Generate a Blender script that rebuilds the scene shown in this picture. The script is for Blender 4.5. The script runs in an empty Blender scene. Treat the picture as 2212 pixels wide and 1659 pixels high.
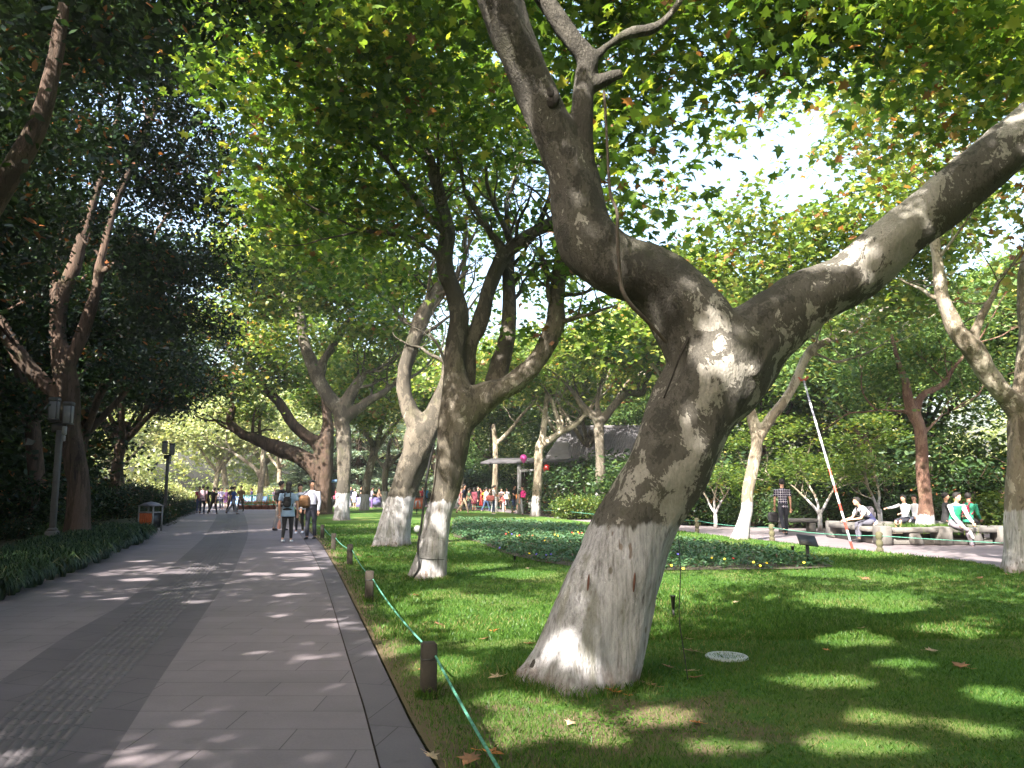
import bpy, math, random
import numpy as np
from mathutils import Vector, noise as mnoise
R = math.radians
rng = np.random.default_rng(7)
random.seed(7)
sc = bpy.context.scene
COL = sc.collection

# ------------------------------------------------------------------ camera
H_EYE, FPX, CX, CY, PITCH = 1.5, 1703.0, 1106.0, 829.5, math.atan(225.5/1703.0)
cam = bpy.data.cameras.new('camera'); camo = bpy.data.objects.new('camera', cam); COL.objects.link(camo)
camo.location = (0, 0, H_EYE); camo.rotation_euler = (R(90)+PITCH, 0, 0)
cam.sensor_width = 36; cam.lens = 36*FPX/2212; cam.clip_end = 2000; cam.clip_start = 0.05
sc.camera = camo

# ------------------------------------------------------------------ light
SUN_EL, SUN_AZ = R(41), R(-33)      # the sun stands behind the camera on its left
hd = Vector((math.sin(-SUN_AZ), math.cos(SUN_AZ), 0))   # horizontal direction the light travels
ld = Vector((hd.x*math.cos(SUN_EL), hd.y*math.cos(SUN_EL), -math.sin(SUN_EL)))
sun = bpy.data.lights.new('sun', 'SUN'); sun.energy = 5.0; sun.angle = R(0.55); sun.color = (1, .93, .83)
suno = bpy.data.objects.new('sun', sun); COL.objects.link(suno)
suno.rotation_euler = ld.to_track_quat('-Z', 'Y').to_euler(); suno.location = (-20, -30, 40)
w = bpy.data.worlds.new('World'); sc.world = w; w.use_nodes = True
wn = w.node_tree; sky = wn.nodes.new('ShaderNodeTexSky'); sky.sky_type = 'NISHITA'; sky.sun_disc = False
sky.sun_elevation = SUN_EL; sky.sun_rotation = math.atan2(-hd.x, -hd.y) % (2*math.pi)
sky.air_density = 1.3; sky.dust_density = 6; sky.ozone_density = 1.5
bg = wn.nodes['Background']; bg.inputs[1].default_value = 0.15
wn.links.new(sky.outputs[0], bg.inputs[0])
vs = sc.view_settings; vs.view_transform = 'Standard'; vs.look = 'None'; vs.gamma = 1; vs.exposure = 2.2
cy = sc.cycles; cy.max_bounces = 7; cy.diffuse_bounces = 3; cy.glossy_bounces = 2; cy.transmission_bounces = 4; cy.transparent_max_bounces = 4
cy.use_denoising = True; cy.sample_clamp_indirect = 6; cy.caustics_reflective = False; cy.caustics_refractive = False

# ------------------------------------------------------------------ pixel to place (in units of a 2212 x 1659 view of the photo)
cp, sp = math.cos(PITCH), math.sin(PITCH)
def ray(x, y):
    u, v = (x-CX)/FPX, (CY-y)/FPX
    return np.array([u, cp - v*sp, sp + v*cp])
def P(x, y, Y):
    d = ray(x, y); t = Y/d[1]
    return np.array([d[0]*t, Y, H_EYE + d[2]*t])
def G(x, y, z=0.0):
    d = ray(x, y); t = (z-H_EYE)/d[2]
    return np.array([d[0]*t, d[1]*t, z])
def proj(p):
    q = p - np.array([0, 0, H_EYE]); dz = q[..., 1]*cp + q[..., 2]*sp; up = -q[..., 1]*sp + q[..., 2]*cp
    dz = np.where(np.abs(dz) < 1e-3, 1e-3, dz)
    return CX + FPX*q[..., 0]/dz, CY - FPX*up/dz, dz
def W(px, Y): return px*Y/FPX          # width in metres of px at depth Y

# ------------------------------------------------------------------ object helpers
def setp(o, label=None, cat=None, group=None, kind=None):
    for k, v in (('label', label), ('category', cat), ('group', group), ('kind', kind)):
        if v is not None: o[k] = v
    return o
def link(name, me, parent=None, mat=None, loc=None):
    o = bpy.data.objects.new(name, me); COL.objects.link(o)
    if parent is not None: o.parent = parent
    if loc is not None: o.location = loc
    if mat is not None and me is not None:
        me.materials.clear(); me.materials.append(mat)
    return o
def thing(name, label, cat, loc=(0, 0, 0), rz=0, group=None):
    o = bpy.data.objects.new(name, None); COL.objects.link(o); o.empty_display_size = .2
    o.location = tuple(float(c) for c in loc); o.rotation_euler = (0, 0, rz)
    return setp(o, label, cat, group)
def clone(root, loc=None, rz=None, label=None, scale=None, cat=None, group=None):
    c = root.copy(); COL.objects.link(c)
    if loc is not None: c.location = tuple(float(k) for k in loc)
    if rz is not None: c.rotation_euler = (0, 0, rz)
    if scale is not None: c.scale = scale if hasattr(scale, '__len__') else (scale,)*3
    if label: c['label'] = label
    if cat: c['category'] = cat
    if group: c['group'] = group
    for ch in list(root.children):
        d = ch.copy(); COL.objects.link(d); d.parent = c
        for g in list(ch.children):
            e = g.copy(); COL.objects.link(e); e.parent = d
    return c

class MB:
    """collects vertices and faces, then makes ONE mesh"""
    def __init__(s): s.v = []; s.n = 0; s.f = []
    def add(s, V, faces):
        V = np.asarray(V, float).reshape(-1, 3)
        for f in faces: s.f.append(np.asarray(f, int) + s.n)
        s.v.append(V); s.n += len(V); return s
    def mesh(s, name='mesh', smooth=True, rnd=None):
        V = np.concatenate(s.v) if s.v else np.zeros((0, 3))
        blocks = [b if b.ndim == 2 else b.reshape(1, -1) for b in s.f]
        me = bpy.data.meshes.new(name); me.vertices.add(len(V)); me.vertices.foreach_set('co', V.astype(np.float32).ravel())
        if blocks:
            li = np.concatenate([b.ravel() for b in blocks]); tot = np.concatenate([np.full(len(b), b.shape[1]) for b in blocks])
            st = np.concatenate([[0], np.cumsum(tot)[:-1]])
            me.loops.add(len(li)); me.loops.foreach_set('vertex_index', li.astype(np.int32))
            me.polygons.add(len(tot)); me.polygons.foreach_set('loop_start', st.astype(np.int32))
            me.polygons.foreach_set('loop_total', tot.astype(np.int32))
            if smooth: me.polygons.foreach_set('use_smooth', np.ones(len(tot), bool))
            if rnd is not None:
                a = me.attributes.new('rnd', 'FLOAT', 'FACE'); a.data.foreach_set('value', np.asarray(rnd, np.float32))
        me.update(calc_edges=True)
        return me
    # primitives
    def box(s, c, d, rz=0, bev=0, rx=0, ry=0):
        hx, hy, hz = np.array(d)/2.
        if bev > 0:
            b = min(bev, hx*.9, hy*.9, hz*.9)
            pts = []
            for zz, ins in ((-hz, b), (-hz+b, 0), (hz-b, 0), (hz, b)):
                X, Yy = hx-ins, hy-ins
                k = b if ins == 0 else b*.6
                pts += [(-X+k, -Yy, zz), (X-k, -Yy, zz), (X, -Yy+k, zz), (X, Yy-k, zz), (X-k, Yy, zz), (-X+k, Yy, zz), (-X, Yy-k, zz), (-X, -Yy+k, zz)]
            V = np.array(pts); F = [[7, 6, 5, 4, 3, 2, 1, 0], [24, 25, 26, 27, 28, 29, 30, 31]]
            for r_ in range(3):
                for i in range(8):
                    j = (i+1) % 8; F.append([r_*8+i, r_*8+j, (r_+1)*8+j, (r_+1)*8+i])
        else:
            V = np.array([(x, y, z) for z in (-hz, hz) for x, y in ((-hx, -hy), (hx, -hy), (hx, hy), (-hx, hy))])
            F = [[3, 2, 1, 0], [4, 5, 6, 7], [0, 1, 5, 4], [1, 2, 6, 5], [2, 3, 7, 6], [3, 0, 4, 7]]
        V = rot(V, rx, ry, rz) + np.array(c)
        return s.add(V, F)
    def tube(s, pts, rad, n=12, cap=True, sy=1.0, flute=None):
        pts = np.asarray(pts, float); m = len(pts)
        rad = np.full(m, rad) if np.isscalar(rad) else np.asarray(rad, float)
        T = np.gradient(pts, axis=0); T /= np.linalg.norm(T, axis=1)[:, None] + 1e-9
        a = np.array([1., 0, 0]) if abs(T[0][0]) < .9 else np.array([0, 1., 0])
        N = a - T[0]*a.dot(T[0]); N /= np.linalg.norm(N)
        th = np.linspace(0, 2*np.pi, n, endpoint=False); V = []
        for i in range(m):
            N = N - T[i]*N.dot(T[i]); N /= np.linalg.norm(N) + 1e-9
            B = np.cross(T[i], N)
            rr = rad[i]*np.ones(n)
            if flute is not None: rr = rr*flute(i, th)
            V.append(pts[i] + (np.cos(th)*rr)[:, None]*N + (np.sin(th)*rr*sy)[:, None]*B)
        V = np.concatenate(V)
        i = np.arange(m-1)[:, None]*n; j = np.arange(n)[None]; k = (j+1) % n
        Q = np.stack([i+j, i+k, i+n+k, i+n+j], -1).reshape(-1, 4)
        F = [Q]
        if cap: F += [np.arange(n)[::-1], (m-1)*n + np.arange(n)]
        return s.add(V, F)
    def ball(s, c, r, nu=14, nv=9, rz=0, rx=0, ry=0):
        r = np.array([r]*3 if np.isscalar(r) else r, float); V = [(0, 0, -1)]
        for a in range(1, nv):
            p = -math.pi/2 + math.pi*a/nv
            for b in range(nu):
                t = 2*math.pi*b/nu; V.append((math.cos(p)*math.cos(t), math.cos(p)*math.sin(t), math.sin(p)))
        V.append((0, 0, 1)); V = rot(np.array(V)*r, rx, ry, rz) + np.array(c); F = []
        for b in range(nu):
            F.append([0, 1+(b+1) % nu, 1+b]); F.append([len(V)-1, 1+(nv-2)*nu+b, 1+(nv-2)*nu+(b+1) % nu])
        for a in range(nv-2):
            for b in range(nu):
                F.append([1+a*nu+b, 1+a*nu+(b+1) % nu, 1+(a+1)*nu+(b+1) % nu, 1+(a+1)*nu+b])
        return s.add(V, F)
    def lathe(s, prof, c=(0, 0, 0), n=20):
        th = np.linspace(0, 2*np.pi, n, endpoint=False)
        V = np.array([(r*math.cos(t), r*math.sin(t), z) for r, z in prof for t in th]) + np.array(c); m = len(prof); F = []
        for a in range(m-1):
            for b in range(n):
                F.append([a*n+b, a*n+(b+1) % n, (a+1)*n+(b+1) % n, (a+1)*n+b])
        F += [list(range(n))[::-1], [(m-1)*n+b for b in range(n)]]
        return s.add(V, F)
def rot(V, rx=0, ry=0, rz=0):
    V = np.asarray(V, float)
    for ax, a in ((0, rx), (1, ry), (2, rz)):
        if a:
            c, s_ = math.cos(a), math.sin(a); i, j = [(1, 2), (2, 0), (0, 1)][ax]
            V = V.copy(); p, q = V[..., i].copy(), V[..., j].copy(); V[..., i] = c*p - s_*q; V[..., j] = s_*p + c*q
    return V
def spline(pts, n=6):
    """Catmull-Rom through rows of any width"""
    p = np.asarray(pts, float)
    if len(p) < 3: return np.array([p[0]*(1-t)+p[-1]*t for t in np.linspace(0, 1, n+1)])
    q = np.vstack([2*p[0]-p[1], p, 2*p[-1]-p[-2]]); out = []
    for i in range(1, len(q)-2):
        for t in np.linspace(0, 1, n, endpoint=False):
            a, b, c, d = q[i-1:i+3]
            out.append(.5*(2*b + (c-a)*t + (2*a-5*b+4*c-d)*t*t + (3*b-a-3*c+d)*t**3))
    out.append(p[-1]); return np.array(out)
def remesh(me, vox, smooth=2, keep=False):
    o = bpy.data.objects.new('tmp', me); COL.objects.link(o)
    m = o.modifiers.new('r', 'REMESH'); m.mode = 'VOXEL'; m.voxel_size = vox; m.use_smooth_shade = True
    if smooth:
        k = o.modifiers.new('s', 'SMOOTH'); k.factor = .5; k.iterations = smooth
    dg = bpy.context.evaluated_depsgraph_get(); dg.update()
    out = bpy.data.meshes.new_from_object(o.evaluated_get(dg)); bpy.data.objects.remove(o)
    if not keep: bpy.data.meshes.remove(me)
    return out
def mesh_arrays(me):
    V = np.empty(len(me.vertices)*3, np.float32); me.vertices.foreach_get('co', V)
    li = np.empty(len(me.loops), np.int32); me.loops.foreach_get('vertex_index', li)
    tot = np.empty(len(me.polygons), np.int32); me.polygons.foreach_get('loop_total', tot)
    V = V.reshape(-1, 3); fs = []; st = np.concatenate([[0], np.cumsum(tot)[:-1]])
    for k in np.unique(tot):
        s0 = st[tot == k]; fs.append(li[s0[:, None] + np.arange(k)[None]])
    return V, fs

# ------------------------------------------------------------------ materials
def M(name, build=None):
    m = bpy.data.materials.new(name); m.use_nodes = True; nt = m.node_tree
    b = nt.nodes['Principled BSDF']; return m, nt, b
def N(nt, t, **kw):
    n = nt.nodes.new('ShaderNode'+t)
    for k, v in kw.items():
        if k in ('operation', 'blend_type', 'data_type', 'attribute_name', 'noise_dimensions', 'feature', 'wave_type', 'bands_direction', 'use_clamp', 'attribute_type', 'distance'): setattr(n, k, v)
        else: n.inputs[k.replace('_', ' ')].default_value = v
    return n
def L(nt, a, b): nt.links.new(a, b)
def rgb(c): return (c[0], c[1], c[2], 1)
def coords(nt, scale=(1, 1, 1), kind='Object'):
    t = nt.nodes.new('ShaderNodeTexCoord'); mp = nt.nodes.new('ShaderNodeMapping'); mp.inputs['Scale'].default_value = scale
    L(nt, t.outputs[kind], mp.inputs[0]); return mp.outputs[0]
def ramp(nt, fac, stops, interp='LINEAR'):
    r_ = nt.nodes.new('ShaderNodeValToRGB'); r_.color_ramp.interpolation = interp; e = r_.color_ramp.elements
    while len(e) < len(stops): e.new(.5)
    for k, (p, c) in enumerate(stops): e[k].position = p; e[k].color = rgb(c) if hasattr(c, '__len__') else (c, c, c, 1)
    L(nt, fac, r_.inputs[0]); return r_.outputs[0]
def mix(nt, fac, a, b, bt='MIX'):
    m = nt.nodes.new('ShaderNodeMix'); m.data_type = 'RGBA'; m.blend_type = bt
    for sock, v in ((m.inputs[0], fac), (m.inputs[6], a), (m.inputs[7], b)):
        if isinstance(v, (int, float)): sock.default_value = v
        elif isinstance(v, tuple): sock.default_value = rgb(v)
        else: L(nt, v, sock)
    return m.outputs[2]
def mth(nt, op, a, b=None, c=None):
    m = nt.nodes.new('ShaderNodeMath'); m.operation = op
    for k, v in enumerate((a, b, c)):
        if v is None: continue
        if isinstance(v, (int, float)): m.inputs[k].default_value = v
        else: L(nt, v, m.inputs[k])
    return m.outputs[0]
def nz(nt, vec, scale, detail=4, rough=.55, dist=0):
    n = nt.nodes.new('ShaderNodeTexNoise'); n.inputs['Scale'].default_value = scale; n.inputs['Detail'].default_value = detail
    n.inputs['Roughness'].default_value = rough; n.inputs['Distortion'].default_value = dist; L(nt, vec, n.inputs['Vector']); return n.outputs[0]
def bump(nt, h, b, strength=.4, dist=.02):
    k = nt.nodes.new('ShaderNodeBump'); k.inputs['Strength'].default_value = strength; k.inputs['Distance'].default_value = dist
    L(nt, h, k.inputs['Height']); L(nt, k.outputs[0], b.inputs['Normal'])

def mat_simple(name, c, rough=.75, var=.25, scale=8, metal=0, bmp=.15):
    m, nt, b = M(name); v = coords(nt); n = nz(nt, v, scale, 5)
    col = ramp(nt, n, [(.25, tuple(k*(1-var) for k in c)), (.75, tuple(min(1, k*(1+var)) for k in c))])
    L(nt, col, b.inputs['Base Color']); b.inputs['Roughness'].default_value = rough; b.inputs['Metallic'].default_value = metal
    if bmp: bump(nt, nz(nt, v, scale*6, 3), b, bmp, .01)
    return m
def mat_cloth():
    m, nt, b = M('cloth'); oi = nt.nodes.new('ShaderNodeObjectInfo'); v = coords(nt)
    n = nz(nt, v, 9, 4); f = mth(nt, 'MULTIPLY_ADD', n, .5, .75); g = nt.nodes.new('ShaderNodeCombineColor')
    for i in range(3): L(nt, f, g.inputs[i])
    L(nt, mix(nt, 1.0, oi.outputs['Color'], g.outputs[0], 'MULTIPLY'), b.inputs['Base Color']); b.inputs['Roughness'].default_value = .85
    bump(nt, nz(nt, v, 14, 3), b, .5, .02); return m
def mat_leaf(name, stops, trans=.45, gloss=.07, rough=.4, tb=1.35):
    m = bpy.data.materials.new(name); m.use_nodes = True; nt = m.node_tree; nt.nodes.remove(nt.nodes['Principled BSDF'])
    out = nt.nodes['Material Output']; at = N(nt, 'Attribute', attribute_name='rnd')
    col = ramp(nt, at.outputs['Fac'], stops)
    d = nt.nodes.new('ShaderNodeBsdfDiffuse'); L(nt, col, d.inputs[0])
    t = nt.nodes.new('ShaderNodeBsdfTranslucent'); L(nt, mix(nt, 1.0, col, (tb*1.15, tb*1.1, tb*.55), 'MULTIPLY'), t.inputs[0])
    a = nt.nodes.new('ShaderNodeMixShader'); a.inputs[0].default_value = trans; L(nt, d.outputs[0], a.inputs[1]); L(nt, t.outputs[0], a.inputs[2])
    g = nt.nodes.new('ShaderNodeBsdfGlossy'); g.inputs['Roughness'].default_value = rough; g.inputs[0].default_value = (.55, .6, .65, 1)
    b = nt.nodes.new('ShaderNodeMixShader'); b.inputs[0].default_value = gloss; L(nt, a.outputs[0], b.inputs[1]); L(nt, g.outputs[0], b.inputs[2])
    L(nt, b.outputs[0], out.inputs[0]); return m
LEAF_PLANE = mat_leaf('plane_leaf', [(0, (.045, .10, .017)), (.4, (.09, .17, .028)), (.68, (.17, .26, .045)), (.88, (.26, .30, .05)), (.965, (.36, .32, .07)), (.992, (.30, .15, .05)), (1, (.22, .10, .05))], trans=.6)
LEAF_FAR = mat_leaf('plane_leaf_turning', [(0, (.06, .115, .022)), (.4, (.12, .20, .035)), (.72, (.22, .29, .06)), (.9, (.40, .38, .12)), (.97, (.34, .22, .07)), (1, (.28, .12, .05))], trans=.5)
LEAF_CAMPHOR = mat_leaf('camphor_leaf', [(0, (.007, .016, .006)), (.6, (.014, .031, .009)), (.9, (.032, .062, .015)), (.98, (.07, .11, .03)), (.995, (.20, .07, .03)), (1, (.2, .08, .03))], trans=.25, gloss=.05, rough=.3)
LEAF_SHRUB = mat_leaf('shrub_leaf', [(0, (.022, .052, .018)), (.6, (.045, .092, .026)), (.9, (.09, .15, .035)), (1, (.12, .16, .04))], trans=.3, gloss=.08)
LEAF_WOOD = mat_leaf('wood_leaf', [(0, (.04, .085, .025)), (.5, (.08, .145, .04)), (.88, (.15, .22, .06)), (1, (.28, .28, .08))], trans=.4, gloss=.04)
LEAF_LIME = mat_leaf('lime_leaf', [(0, (.05, .10, .02)), (.5, (.09, .15, .025)), (.9, (.17, .23, .05)), (1, (.30, .27, .07))], trans=.5)
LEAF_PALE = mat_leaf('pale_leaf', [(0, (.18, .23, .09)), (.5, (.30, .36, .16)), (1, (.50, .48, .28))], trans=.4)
LEAF_CEDAR = mat_leaf('cedar_needle', [(0, (.10, .16, .12)), (.5, (.18, .25, .19)), (1, (.30, .36, .28))], trans=.3)
LEAF_BED = mat_leaf('bedding_leaf', [(0, (.03, .085, .035)), (.5, (.07, .15, .07)), (.93, (.09, .16, .06)), (1, (.12, .055, .03))], trans=.25, gloss=.06)

def mat_bark(name, dark, mid, light, paint=None, bias=0.0, scale=3.2, streak=1.0, zs=.5, pnoise=.05, hero=False):
    m, nt, b = M(name); v = coords(nt, (1, 1, zs)); vo = coords(nt)
    big = nz(nt, v, scale*.28, 3, .5); n = nz(nt, v, scale, 9, .72, .6); fine = nz(nt, v, scale*7, 5, .6)
    s_ = mth(nt, 'ADD', mth(nt, 'MULTIPLY', n, .65), mth(nt, 'MULTIPLY', big, .55))
    s_ = mth(nt, 'ADD', s_, mth(nt, 'MULTIPLY', fine, .10))
    if hero:
        xyz = nt.nodes.new('ShaderNodeSeparateXYZ'); L(nt, vo, xyz.inputs[0]); X_, Z_ = xyz.outputs[0], xyz.outputs[2]
        dx = mth(nt, 'ABSOLUTE', mth(nt, 'SUBTRACT', X_, mth(nt, 'MULTIPLY_ADD', Z_, .34, .20)))
        strip = mth(nt, 'MULTIPLY', ramp(nt, dx, [(.05, 1.), (.24, 0.)]), ramp(nt, mth(nt, 'MULTIPLY', Z_, .2), [(.2, 1.), (.48, 1.), (.58, 0.)]))
        s_ = mth(nt, 'ADD', s_, mth(nt, 'MULTIPLY', strip, .12))
        rl = mth(nt, 'MULTIPLY', ramp(nt, mth(nt, 'MULTIPLY', X_, .25), [(.30, 0.), (.42, .055)]), 1.0); s_ = mth(nt, 'ADD', s_, rl)
        ll = mth(nt, 'MULTIPLY', ramp(nt, X_, [(.0, .06), (.8, .05), (1., 0.)]), ramp(nt, mth(nt, 'MULTIPLY', Z_, .2), [(.50, 0.), (.62, 1.)])); s_ = mth(nt, 'SUBTRACT', s_, ll)
    th = .66 - bias
    k = ramp(nt, s_, [(th, 0.), (th+.008, 1.)]); k2 = ramp(nt, s_, [(th-.11, 0.), (th-.09, 1.)])
    base = mix(nt, k, mix(nt, k2, dark, mid), light)
    base = mix(nt, .35, base, ramp(nt, fine, [(.3, .5), (.7, 1.)]), 'MULTIPLY')
    moss = ramp(nt, nz(nt, vo, 1.6, 4, .6), [(.55, 0.), (.75, .55)])
    base = mix(nt, moss, base, (.075, .08, .035))
    h = mth(nt, 'ADD', mth(nt, 'MULTIPLY', k, -.35), fine)
    rough = .82
    if paint:
        sp_ = nt.nodes.new('ShaderNodeSeparateXYZ'); L(nt, vo, sp_.inputs[0])
        vs_ = coords(nt, (1, 1, .07)); st = nz(nt, vs_, 26, 5, .65); st2 = nz(nt, coords(nt, (1, 1, .16)), 9, 5, .6)
        pc = ramp(nt, st, [(.30, (.13, .12, .12)), (.40, (.31, .30, .31)), (.52, (.45, .44, .46)), (.8, (.56, .55, .575))])
        pc = mix(nt, ramp(nt, st2, [(.50, 0.), (.66, .8)]), pc, (.24, .235, .20))
        pc = mix(nt, ramp(nt, nz(nt, coords(nt, (1, 1, .35)), 11, 3), [(.66, 0.), (.70, .8)]), pc, (.17, .12, .09))
        low = ramp(nt, mth(nt, 'ADD', sp_.outputs[2], mth(nt, 'MULTIPLY', nz(nt, vo, 9, 3), .35)), [(.17, 1.), (.38, 0.)])
        pc = mix(nt, mth(nt, 'MULTIPLY', low, .7), pc, (.16, .105, .08))
        vor = nt.nodes.new('ShaderNodeTexVoronoi'); vor.inputs['Scale'].default_value = 6.5; L(nt, coords(nt, (1, 1, .6)), vor.inputs[0])
        pc = mix(nt, ramp(nt, vor.outputs['Distance'], [(.08, .8), (.13, 0.)]), pc, (.16, .14, .11))
        e = mth(nt, 'ADD', sp_.outputs[2], mth(nt, 'MULTIPLY', mth(nt, 'SUBTRACT', nz(nt, vs_, 12, 4), .5), pnoise*4))
        msk = ramp(nt, mth(nt, 'MULTIPLY', e, .25), [((paint-.015)*.25, 1.), ((paint+.015)*.25, 0.)])
        # worn paint: bark shows through along cracks near the top
        wear = ramp(nt, mth(nt, 'ADD', st2, mth(nt, 'MULTIPLY', e, .10/paint)), [(.74, 1.), (.86, .35)])
        msk = mth(nt, 'MULTIPLY', msk, wear)
        base = mix(nt, msk, base, pc); h = mth(nt, 'ADD', h, mth(nt, 'MULTIPLY', st, .8))
    ver = nz(nt, coords(nt, (1, 1, .22)), scale*9, 5, .7); base = mix(nt, .45, base, ramp(nt, ver, [(.32, .5), (.62, 1.)]), 'MULTIPLY'); h = mth(nt, 'ADD', h, mth(nt, 'MULTIPLY', ver, 1.1))
    L(nt, base, b.inputs['Base Color']); b.inputs['Roughness'].default_value = rough; b.inputs['Specular IOR Level'].default_value = .25
    bump(nt, h, b, .7, .03); return m
BARK_MAIN = mat_bark('plane_bark_main', (.066, .061, .053), (.118, .109, .094), (.39, .365, .325), paint=1.22, bias=-.05, scale=7.5, zs=.7, hero=True)
BARK_T2 = mat_bark('plane_bark_mid', (.085, .076, .062), (.16, .14, .112), (.34, .31, .26), paint=1.28, bias=-.09, scale=6)
BARK_PAINT = mat_bark('plane_bark_painted', (.07, .06, .045), (.17, .14, .10), (.40, .36, .29), paint=1.1, bias=-.03, scale=4)
BARK_PALE = mat_bark('plane_bark_pale', (.11, .09, .065), (.22, .185, .14), (.42, .375, .30), paint=1.1, bias=-.01, scale=4)
BARK_BROWN = mat_bark('camphor_bark', (.03, .022, .018), (.065, .045, .033), (.12, .08, .06), bias=0, scale=9, zs=.12)
BARK_RED = mat_bark('red_bark', (.075, .042, .03), (.14, .078, .057), (.22, .14, .10), paint=.75, scale=6, zs=.4, pnoise=.09)
CLOTH = mat_cloth()
SKIN = mat_simple('skin', (.52, .29, .20), .55, .08, 6, bmp=0)
HAIR = mat_simple('hair', (.012, .010, .009), .75, .3, 30, bmp=.3)
STONE = mat_simple('bench_stone', (.13, .122, .115), .85, .3, 5, bmp=.4)
BLACK = mat_simple('black_metal', (.018, .018, .02), .45, .2, 12, bmp=.05)
DARKWOOD = mat_simple('post_wood', (.038, .031, .024), .85, .35, 10, bmp=.4)

# ------------------------------------------------------------------ leaves
T_MAPLE = np.array([(0, -.5), (.10, -.28), (.42, -.34), (.27, -.10), (.56, .10), (.24, .14), (.20, .30), (.0, .62), (-.20, .30), (-.24, .14), (-.56, .10), (-.27, -.10), (-.42, -.34), (-.10, -.28)])
T_STAR = np.array([(0, -.45), (.38, -.30), (.22, -.02), (.52, .16), (.16, .22), (0, .6), (-.16, .22), (-.52, .16), (-.22, -.02), (-.38, -.30)])
T_STAR6 = np.array([(0, -.45), (.5, -.12), (.2, .16), (0, .6), (-.2, .16), (-.5, -.12)])
T_OVAL = np.array([(0, -.5), (.2, -.12), (.17, .2), (0, .5), (-.17, .2), (-.2, -.12)])
T_QUAD = np.array([(0, -.5), (.3, 0), (0, .5), (-.3, 0)])
T_BLADE = np.array([(-.09, -.5), (.09, -.5), (.05, .1), (0, .5), (-.05, .1)])
def leaf_arrays(C, size, T, tilt=.7, droop=.18, g=None, szv=.3):
    g = g or rng; n = len(C); k = len(T)
    nr = np.stack([g.normal(0, tilt, n), g.normal(0, tilt, n), np.ones(n)], 1); nr /= np.linalg.norm(nr, axis=1)[:, None]
    a = g.normal(size=(n, 3)); u = a - nr*(a*nr).sum(1)[:, None]; u /= np.linalg.norm(u, axis=1)[:, None]; v = np.cross(nr, u)
    s_ = size*(1 + g.uniform(-szv, szv, n))
    t = T*1.0; r2 = (t**2).sum(1)
    V = C[:, None] + s_[:, None, None]*(t[None, :, 0, None]*u[:, None] + t[None, :, 1, None]*v[:, None] - droop*r2[None, :, None]*nr[:, None]*2)
    F = np.arange(n*k).reshape(n, k); return V.reshape(-1, 3), F
def in_blobs(blobs, n, g, shell=.45):
    B = np.array(blobs, float); vol = (B[:, 3]*B[:, 4]*B[:, 5]); pk = g.choice(len(B), n, p=vol/vol.sum()); b = B[pk]
    d = g.normal(size=(n, 3)); d /= np.linalg.norm(d, axis=1)[:, None]
    r_ = g.uniform(0, 1, n)**shell
    return b[:, :3] + d*r_[:, None]*b[:, 3:6]
GAPS = [(1590, 200, 60, 42), (1680, 290, 78, 58), (1600, 345, 42, 34), (1780, 385, 60, 36), (1700, 420, 50, 26), (1850, 440, 30, 18), (1450, 500, 30, 18), (1540, 100, 22, 14), (1900, 130, 22, 14), (1950, 300, 20, 18), (2070, 330, 22, 14), (1118, 400, 40, 26), (1022, 535, 26, 34), (1500, 395, 60, 30),
        (470, 245, 40, 26), (565, 100, 34, 30), (610, 270, 28, 22), (700, 60, 26, 16), (540, 180, 26, 18), (660, 150, 20, 14), (790, 230, 16, 12), (880, 300, 14, 12), (1000, 60, 18, 12), (960, 230, 14, 10), (205, 215, 24, 18), (330, 235, 20, 16), (1400, 850, 40, 24), (1330, 760, 30, 22)]
def gap_keep(C, g, soft=.35, gaps=GAPS):
    x, y, dz = proj(C); keep = np.ones(len(C), bool)
    for gx, gy, ax, ay in gaps:
        q = ((x-gx)/ax)**2 + ((y-gy)/ay)**2
        keep &= ~((q < (1 + g.normal(0, soft, len(C)))**2) & (dz > 0))
    return keep
SUNV = np.array(ld)
LIT = []
def lit_px(x, y, ax, ay):
    c = G(x, y); a = G(x, max(y-ay, 1062)); b = G(x, y+ay); LIT.append((c[0], c[1], W(ax, c[1]), (a[1]-b[1])/2))
def lit_at(p, r_):
    q = p + SUNV*(p[2]/-SUNV[2]); LIT.append((q[0], q[1], r_, r_*1.4))
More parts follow.
